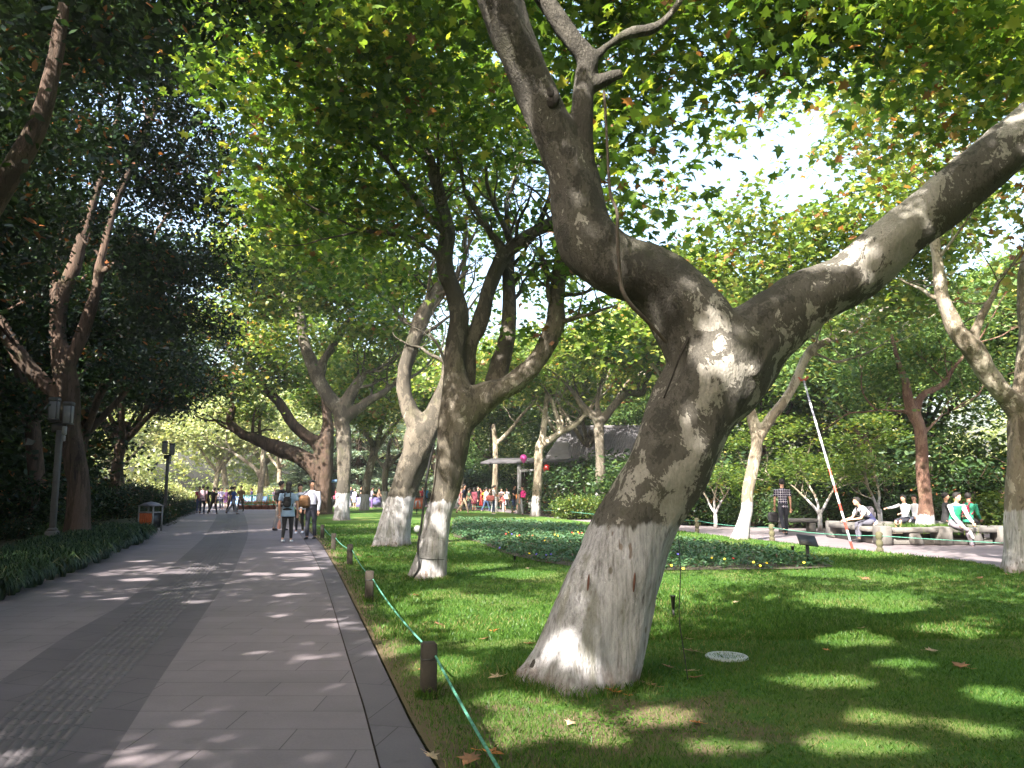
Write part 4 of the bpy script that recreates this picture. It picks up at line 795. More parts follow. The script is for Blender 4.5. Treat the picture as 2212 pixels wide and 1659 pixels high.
# ---- shared kinds of tree for the surroundings
def kind_tree(tname, cname, bark, leafm, seed, T, lsize, ncl, per, h0, rx, rz, br, trunk_r=.26, csize=.9, tilt=.75, rb=0., lean=.4):
    t = thing(tname, '', 'tree'); g = np.random.default_rng(seed); mb = MB()
    top = h0*.55; s = spline([(0, 0, -.2, trunk_r*1.35), (0, 0, .25, trunk_r*1.1), (lean*.3, .1, top*.5, trunk_r*.9), (lean, .1, top, trunk_r*.85), (lean*1.4, 0, top+1, trunk_r*.5)], 4)
    mb.tube(s[:, :3], s[:, 3], 10)
    for k in range(5):
        a = k*1.257+g.uniform(-.3, .3); e = (lean+math.cos(a)*rx*.55, math.sin(a)*rx*.55, h0+g.uniform(-.3, 1.2))
        m_ = (lean+math.cos(a)*rx*.22, math.sin(a)*rx*.22, top+(h0-top)*.45)
        s = spline([(lean, .1, top-.15, trunk_r*.6), (*m_, trunk_r*.42), (*e, trunk_r*.2)], 4); mb.tube(s[:, :3], s[:, 3], 8)
        twigs(mb, e, (math.cos(a), math.sin(a), .9), rx*.45, trunk_r*.2, 1, g, 5)
    link('trunk', mb.mesh('trunk'), t, bark)
    bl = dome(lean, 0, h0+rz*.35, rx*.78, rz, 18, g, br)
    link('crown', crown_mesh(cname, bl, ncl, per, csize, lsize, T, gaps=False, zmin=h0*.42, seed=seed, tilt=tilt, rbias=rb), t, leafm); return t
K_PLANE = [None,
           kind_tree('plane_tree', 'crown_b', BARK_PAINT, LEAF_FAR, 61, T_STAR6, .28, 900, 20, 7.8, 5.6, 2.8, 1.8, .3, lean=-.8)]
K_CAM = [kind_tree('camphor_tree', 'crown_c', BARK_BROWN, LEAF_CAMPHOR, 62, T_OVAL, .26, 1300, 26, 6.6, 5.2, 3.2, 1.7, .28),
         kind_tree('camphor_tree', 'crown_d', BARK_BROWN, LEAF_WOOD, 63, T_OVAL, .28, 1100, 24, 6.4, 4.8, 3.4, 1.7, .26)]
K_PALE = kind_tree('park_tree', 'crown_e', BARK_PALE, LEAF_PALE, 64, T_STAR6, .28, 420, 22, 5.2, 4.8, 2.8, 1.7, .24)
used = set()
def put(root, x, y, rz, sc_, label, group, cat='tree'):
    o = root if root.name not in used else clone(root)
    used.add(root.name); o.location = (x, y, 0); o.rotation_euler = (0, 0, rz); o.scale = (sc_,)*3 if not hasattr(sc_, '__len__') else sc_
    setp(o, label, cat, group); return o
rz_ = lambda: random.uniform(0, 6.28)
# trees around the viewpoint whose canopy throws the dappled shade
for i, (x, y, s_) in enumerate([(-3.5, -5.5, 1.0), (-11.5, -7, 1.05), (2.5, -4.5, 1.0), (7.5, -1.5, 1.0), (-5.5, -13, 1.05), (4, -13, 1), (12.5, 3.0, 1.0), (-14, -1.5, 1), (14, -6, 1.), (-19, 4, 1.05), (-9, -.5, 1.), (-14.5, 7, 1.), (-1.8, -2.6, .95), (-9, -12, 1), (10, -10, 1), (16, 9, .9), (-20, -5, 1.1)]):
    g = np.random.default_rng(300+i); t = thing('shade_tree', 'shade tree standing behind or beside the viewpoint, seen only by its dappled shade', 'tree', (x, y, 0), group='shade trees around the viewpoint'); m = MB()
    m.tube([(0, 0, -.2), (0, 0, .3), (.1, .1, 2.5), (.2, .1, 4.4)], [.4, .32, .27, .24], 10)
    for q in range(5): a = q*1.257+i; m.tube(spline([(.2, .1, 4.2, .2), (.2+math.cos(a)*1.2, math.sin(a)*1.2, 5.6, .14), (math.cos(a)*2.8, math.sin(a)*2.8, 7.4, .06)], 4)[:, :3], [.2, .19, .18, .17, .14, .12, .1, .08, .06], 8)
    link('trunk', m.mesh('trunk'), t, BARK_PAINT)
    link('crown', crown_mesh('crown_s', dome(x, y, 7.9, 4.6*s_, 2.5, 18, g, 1.7), 640, 22, .75, .25, T_STAR6, (x, y, 0), gaps=False, lit=True, zmin=3.4, seed=300+i), t, LEAF_PLANE)
# camphors receding along the left of the path
for (x, y, s_) in [(-14.5, 14, 1.), (-16, 27, 1.05), (-20.5, 20, 1.0), (-19.5, 35, 1.1), (-22.5, 45, 1.15), (-27, 29, 1.1), (-27, 55, 1.2), (-33, 42, 1.15), (-18, 24, .9)]:
    put(K_CAM[0], x, y, rz_(), s_, 'dark evergreen camphor in the grove left of the path', 'camphor grove left of the path')
# planes between the two paths, further back
for (x, y, s_) in [(-8, 33, .95), (-10, 54, 1.0), (4.5, 49, .95), (-4, 60, 1.05), (6, 34, .9)]:
    put(K_PLANE[1], x, y, rz_(), s_, 'plane tree further back on the lawn between the paths', 'far plane trees on the lawn') if (x, y) not in ((6, 34), (-8, 33)) else None
# evergreens and planes behind the right path
for k, (x, y, s_) in enumerate([(9, 37, 1.0), (15, 33, .95), (21, 29, 1.0), (27, 33, 1.1), (13, 42, 1.1), (20, 39, 1.1), (4, 62, 1.15), (12, 60, 1.2), (20, 52, 1.2), (30, 44, 1.25), (-2, 72, 1.2), (36, 27, 1.2), (30, 20, 1.05), (8, 72, 1.3), (24, 62, 1.3), (41, 38, 1.3)]):
    put(K_CAM[1] if k % 3 else K_PLANE[1], x, y, rz_(), s_*(.9 if k % 3 else 1), 'tall leafy tree in the wood behind the right-hand path', 'wood behind the right path')
for (x, y, s_) in [(-41, 84, 1.3), (-33, 88, 1.2), (-25, 86, 1.3), (-19, 92, 1.2), (-47, 94, 1.5), (-12, 88, 1.3), (-30, 98, 1.6), (-20, 104, 1.6), (-8, 100, 1.5), (-38, 106, 1.7), (-52, 82, 1.5)]:
    put(K_PALE, x, y, rz_(), s_, 'pale sunlit tree beyond the far end of the left path', 'sunlit trees beyond the path end')
# cedars: drooping pale tiers
def cedar():
    t = thing('cedar_tree', '', 'tree'); mb = MB(); g = np.random.default_rng(70); mb.tube([(0, 0, -.2), (0, 0, 5), (.1, 0, 11)], [.3, .2, .04], 8); bl = []
    for z in np.arange(1.6, 10.6, .75):
        r_ = 4.6*(1-z/12)+.4
        for k in range(6):
            a = g.uniform(0, 6.28); e = np.array([math.cos(a)*r_, math.sin(a)*r_, z-.5]); mb.tube([(0, 0, z), e*.5+np.array([0, 0, .4+z*.25])*1.0*np.array([0, 0, 1])*.9, e], [.05, .035, .015], 5)
            for q in (.35, .6, .85): bl.append((*(e*q*np.array([1, 1, 0])+np.array([0, 0, z+.15-.5*q*q])), r_*.22, r_*.22, .16))
    link('trunk', mb.mesh('trunk'), t, BARK_BROWN)
    link('crown', crown_mesh('crown_f', bl, 1300, 14, .3, .24, T_QUAD, gaps=False, zmin=.4, seed=71, tilt=.4, flat=.35), t, LEAF_CEDAR); return t
cd = cedar()
for k, (px, Y, s_) in enumerate([(775, 70, 1.0), (720, 74, 1.1), (660, 76, .9), (840, 78, 1.1), (935, 80, 1.1)]):
    p = P(px, 1050, Y); put(cd, p[0], p[1], rz_(), s_, 'pale silvery cedar with drooping tiers beyond the far lawn edge', 'cedars beyond the lawn')

# ------------------------------------------------------------------ shrubs and thicket
def shrub(leafm, nm, seed, lsize=.09, T=T_OVAL, ncl=130, per=22, flat=.8):
    t = thing(nm, '', 'shrub'); g = np.random.default_rng(seed); mb = MB()
    for k in range(6):
        a = g.uniform(0, 6.28); twigs(mb, (0, 0, -.05), (math.cos(a)*.6, math.sin(a)*.6, 1), .85, .03, 1, g, 5)
    link('stems', mb.mesh('stems'), t, BARK_BROWN)
    bl = [(g.uniform(-.45, .45), g.uniform(-.45, .45), g.uniform(.3, .75), .42, .42, .36) for _ in range(8)]
    link('foliage', crown_mesh('foliage', bl, ncl, per, .22, lsize, T, gaps=False, zmin=.02, seed=seed, flat=flat, shell=.4), t, leafm); return t
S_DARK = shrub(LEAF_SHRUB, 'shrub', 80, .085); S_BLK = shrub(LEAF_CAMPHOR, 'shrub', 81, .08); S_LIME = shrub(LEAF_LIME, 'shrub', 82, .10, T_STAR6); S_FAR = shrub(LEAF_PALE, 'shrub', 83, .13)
g = np.random.default_rng(90)
far_edge = spline(np.array([list(G(*p)[:2]) for p in [(982, 1093), (1195, 1107), (1283, 1117), (1484, 1135), (1770, 1143), (1855, 1143), (2212, 1150)]] + [[29, 24], [40, 19]]), 8)
def along(pts, step):
    seg = np.linalg.norm(np.diff(pts, axis=0), axis=1); s = np.concatenate([[0], np.cumsum(seg)]); q = np.arange(0, s[-1], step)
    return np.stack([np.interp(q, s, pts[:, 0]), np.interp(q, s, pts[:, 1])], 1)
A_ = along(far_edge, 1.25)
for k, (x, y) in enumerate(A_):
    if y > 44: continue
    for row, (off, hh) in enumerate(((1.6, 1.15), (2.9, 1.9), (4.6, 2.8))):
        if row == 2 and k % 2: continue
        s_ = hh*g.uniform(.85, 1.2)
        put([S_DARK, S_BLK, S_DARK][row] if g.random() < .8 else S_LIME, x+off*.25+g.normal(0, .2), y+off+g.normal(0, .25), rz_(), (s_*1.15, s_*1.15, s_), 'evergreen shrub in the thicket behind the right-hand path', 'thicket shrubs behind the right path', 'shrub')
# small ornamental maples with bare pinkish stems before the thicket
def maple():
    t = thing('maple_tree', '', 'tree'); g = np.random.default_rng(91); mb = MB(); ends = []
    for a, l_ in ((2.6, 1.5), (.5, 1.6), (1.6, 1.7)):
        ends += twigs(mb, (0, 0, .55), (math.cos(a)*.55, math.sin(a)*.2, 1), l_, .055, 2, g, 6)
    mb.tube([(0, 0, -.1), (0, 0, .3), (.02, 0, .7)], [.10, .08, .07], 8); link('trunk', mb.mesh('trunk'), t, BARK_PALE)
    bl = [(g.uniform(-1.7, 1.7), g.uniform(-1, 1), g.uniform(1.9, 4.0), .9, .8, .18) for _ in range(14)]
    link('crown', crown_mesh('crown_g', bl, 130, 18, .5, .12, T_STAR6, gaps=False, zmin=1.4, seed=92, tilt=.45, flat=.3), t, LEAF_LIME); return t
mp_ = maple()
for k, (px, Y, s_, lb) in enumerate([(1770, 28.6, 1.05, 'small maple with pink forked stems right behind the stone bench'), (1900, 28.2, 1.1, 'small maple with tangled bare stems behind the seated man in white and navy'), (1545, 31, .95, 'small yellow-green maple partly hidden behind the big leaning trunk'), (1690, 33, 1.2, 'yellow-green maple behind the checked-shirt man')]):
    p = P(px, 1100, Y); put(mp_, p[0], p[1], k*1.3, s_, lb, 'small maples by the thicket')
# clipped golden hedge by the house
for k, (px, py, Y) in enumerate([(1226, 1114, 39), (1245, 1114, 39.5), (1264, 1114, 39.5), (1282, 1115, 39), (1236, 1112, 40.5), (1258, 1112, 40.5)]):
    p = P(px, py, Y); put(S_LIME, p[0], Y, rz_(), (.95, .8, 1.0), 'rounded golden-green hedge shrub beside the house', 'golden hedge shrubs', 'shrub')
# dark shrubs before the house
for k, (px, Y, s_) in enumerate([(1205, 42, 1.6), (1222, 44, 2.4), (1250, 44, 2.6), (1320, 43, 1.8), (1345, 42, 2.2), (1380, 40, 2.4), (1410, 38, 2.0), (1215, 46, 3.0), (1375, 44, 3.2), (1090, 64, 2.6), (1050, 66, 2.8), (1010, 66, 3.0), (985, 66, 2.6), (1035, 68, 3.0), (1075, 63, 2.0)]):
    p = P(px, 1090, Y); put(S_DARK if k % 3 else S_BLK, p[0], Y, rz_(), s_, 'dark leafy bush growing against the house and its garden', 'bushes around the house', 'shrub')
# left thicket behind the fringe of grass
for k in range(56):
    y = 6 + 50*(k/56)**1.1; x = P_l(np.array([y]))[0] - g.uniform(2.2, 6.5) - (1.0 if y < 20 else 0); s_ = g.uniform(.8, 1.5)*(1 + .4*(y > 24))
    if 26 < y < 40 and x > P_l(np.array([y]))[0]-3.4: x -= 1.8
    if y < 24: s_ *= .62
    if abs(x+11.6) < .8 and abs(y-21) < 1.2: continue
    put(S_BLK if k % 4 else S_DARK, x, y, rz_(), (s_, s_, s_*.95), 'dark bush in the shaded thicket left of the path', 'bushes left of the path', 'shrub')
# low dark hedge lining the far part of the path
for k, y in enumerate(np.arange(31, 60, 1.3)):
    x = P_l(np.array([y]))[0]-.75; put(S_BLK, x, y, rz_(), (.85, .85, .72), 'low dark hedge bush lining the left kerb of the path', 'hedge bushes along the left kerb', 'shrub')
for k in range(26):
    x = -46+k*1.9; put(S_FAR, x, 80.5+g.uniform(-.5, 1.5), rz_(), g.uniform(1.1, 2.0), 'pale sunlit bush beyond the plaza at the path end', 'bushes beyond the plaza', 'shrub')
# fringe of lily-turf along the left kerb (arching dark blades)
g = np.random.default_rng(33); mb = MB(); rn = []
ncl = 620; yy = 3.2 + 22.6*g.uniform(0, 1, ncl)**1.15; off = g.uniform(0, 1, ncl)
xx = P_l(yy) - .12 - off*(1.7 + (yy < 12)*.8)
for part in range(1):
    nb = 64; n = ncl*nb; cx_ = np.repeat(xx, nb); cy_ = np.repeat(yy, nb); a = g.uniform(0, 6.28, n); ln = g.uniform(.24, .52, n); w_ = .0045 + .0004*cy_
    r0 = g.uniform(0, .06, n); d = np.stack([np.cos(a), np.sin(a)], 1); sd = np.stack([-d[:, 1], d[:, 0]], 1); V = []
    sp_ = g.uniform(.55, 1.0, n)
    for q, (u, z, ww) in enumerate(((0, 0, .9), (.22, .62, 1), (.55, .92, .8), (.85, .72, .5), (1.0, .42, .05))):
        c = np.stack([cx_, cy_], 1) + d*(r0+u*ln*sp_)[:, None]; zz = (ln*z*(1.15-.35*sp_))
        for s_ in (-1, 1): V.append(np.concatenate([c + sd*(w_*ww*s_)[:, None], zz[:, None]], 1))
    V = np.stack(V, 1).reshape(-1, 3); b0_ = (np.arange(n)*10)[:, None]
    F = np.concatenate([b0_ + np.array([[2*q, 2*q+1, 2*q+3, 2*q+2]]) for q in range(4)], 0); mb.add(V, [F]); r1 = g.uniform(0, 1, n)**1.4; rn.append(np.tile(r1, 4))
LIRI = mat_leaf('lilyturf_blade', [(0, (.014, .034, .014)), (.6, (.03, .06, .022)), (.95, (.06, .10, .035)), (1, (.17, .16, .08))], trans=.2, gloss=.09, rough=.35)
setp(link('lilyturf', mb.mesh('liri', False, np.concatenate(rn)), None, LIRI), 'dark arching lily-turf fringe spilling over the left kerb of the path', 'plants', kind='stuff')

def ordinal_labels(group, tail):
    W_ = ['leftmost', 'second from left', 'third from left', 'fourth from left', 'fifth from left', 'sixth from left', 'seventh from left', 'eighth from left', 'ninth from left', 'tenth from left', 'eleventh from left', 'twelfth from left', 'thirteenth from left', 'fourteenth from left', 'fifteenth from left', 'sixteenth from left', 'seventeenth from left', 'eighteenth from left']
    os_ = [o for o in COL.objects if o.get('group') == group and o.parent is None]
    os_.sort(key=lambda o: float(proj(np.array([o.location[0], o.location[1], 2.]))[0]))
    for o, w in zip(os_, W_): o['label'] = tail + ', ' + w
ordinal_labels('camphor grove left of the path', 'dark evergreen camphor left of the path'); ordinal_labels('far plane trees on the lawn', 'distant plane tree between the paths')
ordinal_labels('wood behind the right path', 'tall leafy tree behind the right path'); ordinal_labels('sunlit trees beyond the path end', 'pale sunlit tree beyond the path end')
ordinal_labels('cedars beyond the lawn', 'pale drooping cedar beyond the lawn'); ordinal_labels('golden hedge shrubs', 'rounded golden-green hedge shrub by the house'); ordinal_labels('bushes around the house', 'dark leafy bush by the house')
# far woods that read as one mass
def wood_mass(name, boxes, n, lsize, leafm, lb, seed):
    g = np.random.default_rng(seed); C = []
    for (pts, depth, h, share) in boxes:
        p = along(spline(np.array(pts, float), 8), .5); k = int(n*share/14); i = g.integers(0, len(p), k)
        top = h*(.72 + .28*np.sin(i*.11)+.12*np.sin(i*.37+1)); z = top*g.uniform(0.02, 1, k)**.8
        c = np.stack([p[i, 0]+g.normal(0, depth, k), p[i, 1]+g.normal(0, depth, k), z], 1); c = np.repeat(c, 14, 0) + g.normal(0, 1, (k*14, 3))*np.array([.55, .55, .3]); C.append(c[c[:, 2] > 0])
    C = np.concatenate(C); V, F = leaf_arrays(C, lsize, T_STAR6, .75, g=g); mb = MB(); mb.add(V, [F]); tn = .5+.3*np.sin(C[:, 0]*.5+C[:, 2]*.9)*np.sin(C[:, 1]*.4+C[:, 2]*.3)
    return setp(link(name, mb.mesh(name, False, np.clip(tn+g.normal(0, .22, len(C)), 0, 1)), None, leafm), lb, 'trees', kind='stuff')
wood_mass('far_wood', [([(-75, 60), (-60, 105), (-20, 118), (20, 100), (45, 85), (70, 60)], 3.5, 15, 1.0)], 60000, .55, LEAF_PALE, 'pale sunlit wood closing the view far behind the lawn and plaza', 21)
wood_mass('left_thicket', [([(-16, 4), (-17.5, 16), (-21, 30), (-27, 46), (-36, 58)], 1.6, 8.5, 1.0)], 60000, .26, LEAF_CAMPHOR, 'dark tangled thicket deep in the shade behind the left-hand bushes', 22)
wood_mass('right_thicket', [([(-5, 74), (1, 70), (6, 63), (12, 52), (20, 39), (28, 34), (40, 30)], 1.6, 7.5, 1.0)], 70000, .26, LEAF_WOOD, 'dense green thicket rising behind the house and the right-hand path', 23)

HAZE_ON = True
# ================================================================== HOUSE
ROOF = mat_simple('grey_tiles', (.12, .115, .125), .75, .3, 3, bmp=.3); WHITEW = mat_simple('white_wall', (.42, .42, .47), .85, .12, 2, bmp=.1)
REDT = mat_simple('red_trim', (.38, .07, .05), .6, .2, 4); DARKW = mat_simple('dark_timber', (.045, .025, .018), .6, .3, 6); GREYP = mat_simple('grey_post', (.20, .20, .205), .7, .15, 6)
HY = 48.; hx0, hx1 = P(1112, 1000, HY)[0], P(1400, 1000, HY)[0]
house = thing('house', 'low grey-roofed park house with white wall and dark doorway behind the crowd', 'house', ((hx0+hx1)/2, HY, 0))
hw = hx1-hx0; mb = MB(); mb.box((1.2, 2.5, 1.55), (hw-2.4, 5, 3.1)); link('wall', mb.mesh('wall', False), house, WHITEW)
m2 = MB(); rt = P(1290, 926, HY+2.6)[2]
def slab(a, b, c, d, th):
    q = np.array([a, b, c, d], float); return np.vstack([q, q-np.array([0, 0, th])]), [[0, 1, 2, 3], [7, 6, 5, 4], [0, 4, 5, 1], [1, 5, 6, 2], [2, 6, 7, 3], [3, 7, 4, 0]]
xl, xr = -hw/2-.2, hw/2+.3
m2.add(*slab((xl+2, -1.1, 3.25), (xr, -1.1, 3.25), (xr, 2.6, rt), (xl+3.4, 2.6, rt), .14)); m2.add(*slab((xl+3.4, 2.604, rt), (xr, 2.604, rt), (xr, 6.2, 3.25), (xl+2, 6.2, 3.25), .14))
m2.add(*slab((xl+2, -1.1, 3.245), (xl+3.4, 2.6, rt-.005), (xl+2, 6.2, 3.245), (xl+1.99, 2.6, 3.245), .12))
nt_ = 46
for k in range(nt_):
    x = xl+3.5+(xr-xl-3.6)*k/nt_; m2.tube([(x, -1.12, 3.29), (x, 2.6, rt+.04)], .045, 6)
rf = link('roof', m2.mesh('roof', False), house, ROOF)
m3 = MB(); m3.box(((xl+3.3+xr)/2, 2.6, rt+.1), (xr-xl-3.3, .3, .22), bev=.04); link('ridge', m3.mesh('ridge', False), rf, ROOF)
m3 = MB(); m3.add(*slab((xr+.01, -1.15, 3.30), (xr+.14, -1.15, 3.30), (xr+.14, 2.6, rt+.06), (xr+.01, 2.6, rt+.06), .3)); link('gable_trim', m3.mesh('trim', False), rf, REDT)
m4 = MB(); m4.add(*slab((xl-1.8, -2.2, 3.0), (xl+4.2, -2.2, 3.12), (xl+4.6, .2, 3.42), (xl-1.2, .2, 3.32), .12)); link('porch_roof', m4.mesh('porch', False), house, mat_simple('porch_tiles', (.06, .058, .065), .85, .3, 3, bmp=.3))
for dx in (.45, 1.75):
    m = MB(); m.box((xl+dx, -1.9, 1.45), (.24, .24, 2.9), bev=.02); link('post', m.mesh('post', False), house, GREYP)
m = MB(); m.box((xl+1.1, -1.9, 2.52), (1.06, .2, .16)); link('lintel', m.mesh('lintel', False), house, GREYP)
m = MB(); m.box((xl+1.2, -.15, 1.25), (1.5, .12, 2.5)); link('door', m.mesh('door', False), house, DARKW)
m = MB(); m.box((hw/2-2.2, -.05, 1.65), (1.5, .12, 1.1)); wd_ = link('window', m.mesh('window', False), house, DARKW)

# plain balloons tied beside the porch
def balloon(px, py, Y, c, nm, lb, h):
    p = P(px, py, Y); t = thing('balloon', lb, 'balloon', p); m = MB(); prof = [(.004, -.26), (.05, -.22), (.14, -.12), (.2, 0), (.2, .1), (.14, .2), (.05, .245), (.003, .25)]
    m.lathe(prof, n=18); link('envelope', m.mesh('envelope'), t, mat_simple(nm, c, .25, .05, 3, bmp=0))
    m = MB(); m.tube([(0, 0, -.25), (.05, 0, -.9), (0, .02, -h)], .006, 5); link('string', m.mesh('string'), t, WHITEW)
balloon(1131, 991, 44.5, (.65, .08, .38), 'pink_balloon', 'plain pink balloon floating beside the porch of the grey-roofed house', 1.2)
balloon(1181, 1013, 44.5, (.62, .03, .03), 'red_balloon', 'plain red balloon floating right of the sunlit slim tree', 1.0)

# ================================================================== STREET FURNITURE
# rope posts
def post(h, w_):
    t = thing('rope_post', '', 'post'); m = MB(); m.box((0, 0, h/2-.04), (w_, w_*.95, h+.08), bev=w_*.10); link('shaft', m.mesh('post', False), t, DARKWOOD)
    m = MB(); m.box((0, 0, h*.72), (w_*1.012, w_*.962, .012)); link('groove', m.mesh('groove', False), t, BLACK); return t
pp = post(.40, .11); PP = []
for k, (px, py, lb) in enumerate([(925, 1512, 'nearest squared rope post, beside the kerb'), (797, 1303, 'rope post, second nearest along the path kerb'), (755, 1223, 'rope post, third nearest along the path kerb'), (720, 1190, 'rope post, fourth nearest along the path kerb'), (696, 1164, 'rope post just right of the walking man'), (651, 1131, 'rope post seen between the walking woman and man')]):
    q = G(px, py); o = pp if k == 0 else clone(pp); o.location = tuple(q); o.rotation_euler = (0, 0, .25); setp(o, lb, 'post', 'rope posts along the left path'); PP.append(q)
    if k: o.scale = (1, 1, 1.05)
ROPE = mat_simple('green_rope', (.07, .24, .17), .7, .6, 30, bmp=.2); ROPEW = mat_simple('white_plastic', (.75, .8, .78), .5, .1, 9, bmp=0)
def rope(name, pts, r_, lb, sag=.05, zt=.31, group=None):
    m = MB(); al = []
    for a, b in zip(pts[:-1], pts[1:]):
        for t in np.linspace(0, 1, 10, endpoint=False): al.append((a[0]*(1-t)+b[0]*t, a[1]*(1-t)+b[1]*t, zt - sag*4*t*(1-t)))
    al.append((*pts[-1][:2], zt)); al = np.array(al); m.tube(al, r_, 8); o = link(name, m.mesh(name), None, ROPE); return setp(o, lb, 'rope', group)
p0 = G(1092, 1659, .31); a0 = PP[0]+np.array([.045, 0, 0]); RP = [a0+(p0-a0)*1.9, *PP]
rope('rope', [np.array([p_[0]+.045 if i else p_[0], p_[1], 0]) for i, p_ in enumerate(RP)], .0085, 'green and white rope strung low through the posts along the kerb')
# fancy stone posts of the right path
def spost():
    t = thing('stone_post', '', 'post'); m = MB(); m.lathe([(.075, -.05), (.08, .10), (.06, .13), (.055, .15), (.078, .18), (.08, .27), (.058, .30), (.055, .32), (.08, .35), (.082, .46), (.05, .49), (.01, .5)], n=14); link('shaft', m.mesh('spost'), t, mat_simple('mossy_stone', (.085, .08, .045), .9, .35, 9, bmp=.4)); return t
sp0 = spost(); SPn = []
for k, (px, py, lb) in enumerate([(1901, 1195, 'turned mossy post in front of the stone planter bench'), (1668, 1170, 'turned post near the dark lectern sign, before the checked-shirt man'), (1506, 1150, 'sunlit turned post close to the big leaning trunk'), (1215, 1121, 'turned post left of the golden hedge'), (1107, 1110, 'turned post among the standing crowd')]):
    q = G(px, py); o = sp0 if k == 0 else clone(sp0); o.location = tuple(q); setp(o, lb, 'post', 'turned posts along the right path'); SPn.append(q)
rope('rope', [np.array([14.2, 13.6, 0])] + SPn + [G(985, 1104)], .009, 'green rope strung low along the right-hand path', .06, .40)

# striped prop pole under the bent limb
def mat_stripe():
    m, nt, b = M('striped_pole'); t = nt.nodes.new('ShaderNodeTexCoord'); s = nt.nodes.new('ShaderNodeSeparateXYZ'); L(nt, t.outputs['Object'], s.inputs[0])
    f = mth(nt, 'FRACT', mth(nt, 'MULTIPLY', s.outputs[2], 1/.46)); col = ramp(nt, f, [(0, (.62, .07, .05)), (.42, (.38, .39, .45)), (.70, (.70, .70, .72))], 'CONSTANT')
    up = ramp(nt, mth(nt, 'MULTIPLY', s.outputs[2], .2), [(.42, 0.), (.425, 1.)]); f2 = mth(nt, 'FRACT', mth(nt, 'MULTIPLY', s.outputs[2], 1/.52)); c2 = ramp(nt, f2, [(0, (.30, .31, .36)), (.3, (.78, .78, .8)), (.62, (.32, .33, .38)), (.7, (.75, .75, .77)), (.76, (.3, .3, .36))], 'CONSTANT')
    col = mix(nt, up, col, c2); col = mix(nt, .3, col, ramp(nt, nz(nt, t.outputs['Object'], 20, 4), [(.3, .5), (.7, 1.)]), 'MULTIPLY')
    L(nt, col, b.inputs['Base Color']); b.inputs['Roughness'].default_value = .45; return m
q0 = G(1843, 1187); q1 = P(1736, 822, Y6-.1)
pole = thing('prop_pole', 'leaning red and white striped pole propping the bent limb', 'pole', q0); m = MB(); m.tube([(0, 0, -.05), q1-q0], .029, 12); link('shaft', m.mesh('shaft'), pole, mat_stripe())
m = MB(); e = q1-q0; m.tube([e+np.array([-.16, 0, .10]), e+np.array([-.08, 0, .01]), e+np.array([.04, 0, .02]), e+np.array([.14, 0, .12])], .035, 8); link('fork', m.mesh('fork'), pole, REDT)

# lectern sign on the lawn
q = G(1746, 1224); sg = thing('sign', 'small dark lectern sign on a post at the tip of the flower bed', 'sign', q); m = MB(); m.box((0, 0, .22), (.055, .04, .56)); link('post', m.mesh('p', False), sg, BLACK)
m = MB(); m.box((0, -.02, .50), (.36, .30, .018), rx=.65, ry=.12); link('panel', m.mesh('panel', False), sg, BLACK)
# ground lights / sprinklers
def stake(px, py, h, r_, lb, Yc=None):
    q = G(px, py); t = thing('garden_light', lb, 'garden light', q); m = MB(); m.lathe([(r_*.5, -.02), (r_*.5, h*.45)], n=10); link('stake', m.mesh('stake'), t, BLACK)
    m = MB(); m.lathe([(r_*.6, h*.42), (r_, h*.95), (r_*1.15, h*.955), (r_*1.15, h)], n=14); link('head', m.mesh('head'), t, BLACK)
stake(1455, 1338, .27, .028, 'short black stake light on the lawn right of the big trunk')
stake(1713, 1201, .22, .04, 'black stake light just left of the dark lectern sign')
stake(1112, 1217, .15, .03, 'low black stake light at the front corner of the flower bed')
stake(900, 1112, .35, .05, 'far black stake light between the two crossing trunks')
q = G(902, 1160); t = thing('spotlight', 'round grey spotlight on the grass left of the cabled trunk', 'spotlight', q); m = MB(); m.ball((0, 0, .24), (.12, .11, .12)); link('housing', m.mesh('h'), t, GREYP); m = MB(); m.tube([(0, 0, -.02), (0, 0, .2)], .025, 8); link('stem', m.mesh('s'), t, BLACK)
# round cover in the lawn
q = G(1570, 1428); t = thing('drain_cover', 'round pale grey drain cover set in the lawn', 'drain cover', (q[0], q[1], .03), 0); mk_ = mat_simple('cast_cover', (.42, .45, .46), .6, .2, 14, bmp=.2)
m = MB(); m.lathe([(.185, -.02), (.185, .012), (.175, .02), (.155, .02), (.15, .012)], n=36); link('rim', m.mesh('rim'), t, mk_)
m = MB(); m.lathe([(.148, -.02), (.148, .008), (.02, .016)], n=30); link('lid', m.mesh('lid'), t, mat_simple('cover_lid', (.30, .33, .34), .6, .3, 14, bmp=.3))
# thin hanging wire beside the big trunk
w_ = strand('hanging_wire', [(1466, 1165, YB-.1, 1.6), (1470, 1240, YB-.12, 1.6), (1467, 1330, YB-.12, 1.6), (1476, 1400, YB-.1, 1.6), (1486, 1468, YB-.1, 1.6)], None, BLACK, (0, 0), sc_=1.3); setp(w_, 'thin black wire hanging beside the foot of the big leaning trunk', 'wire')

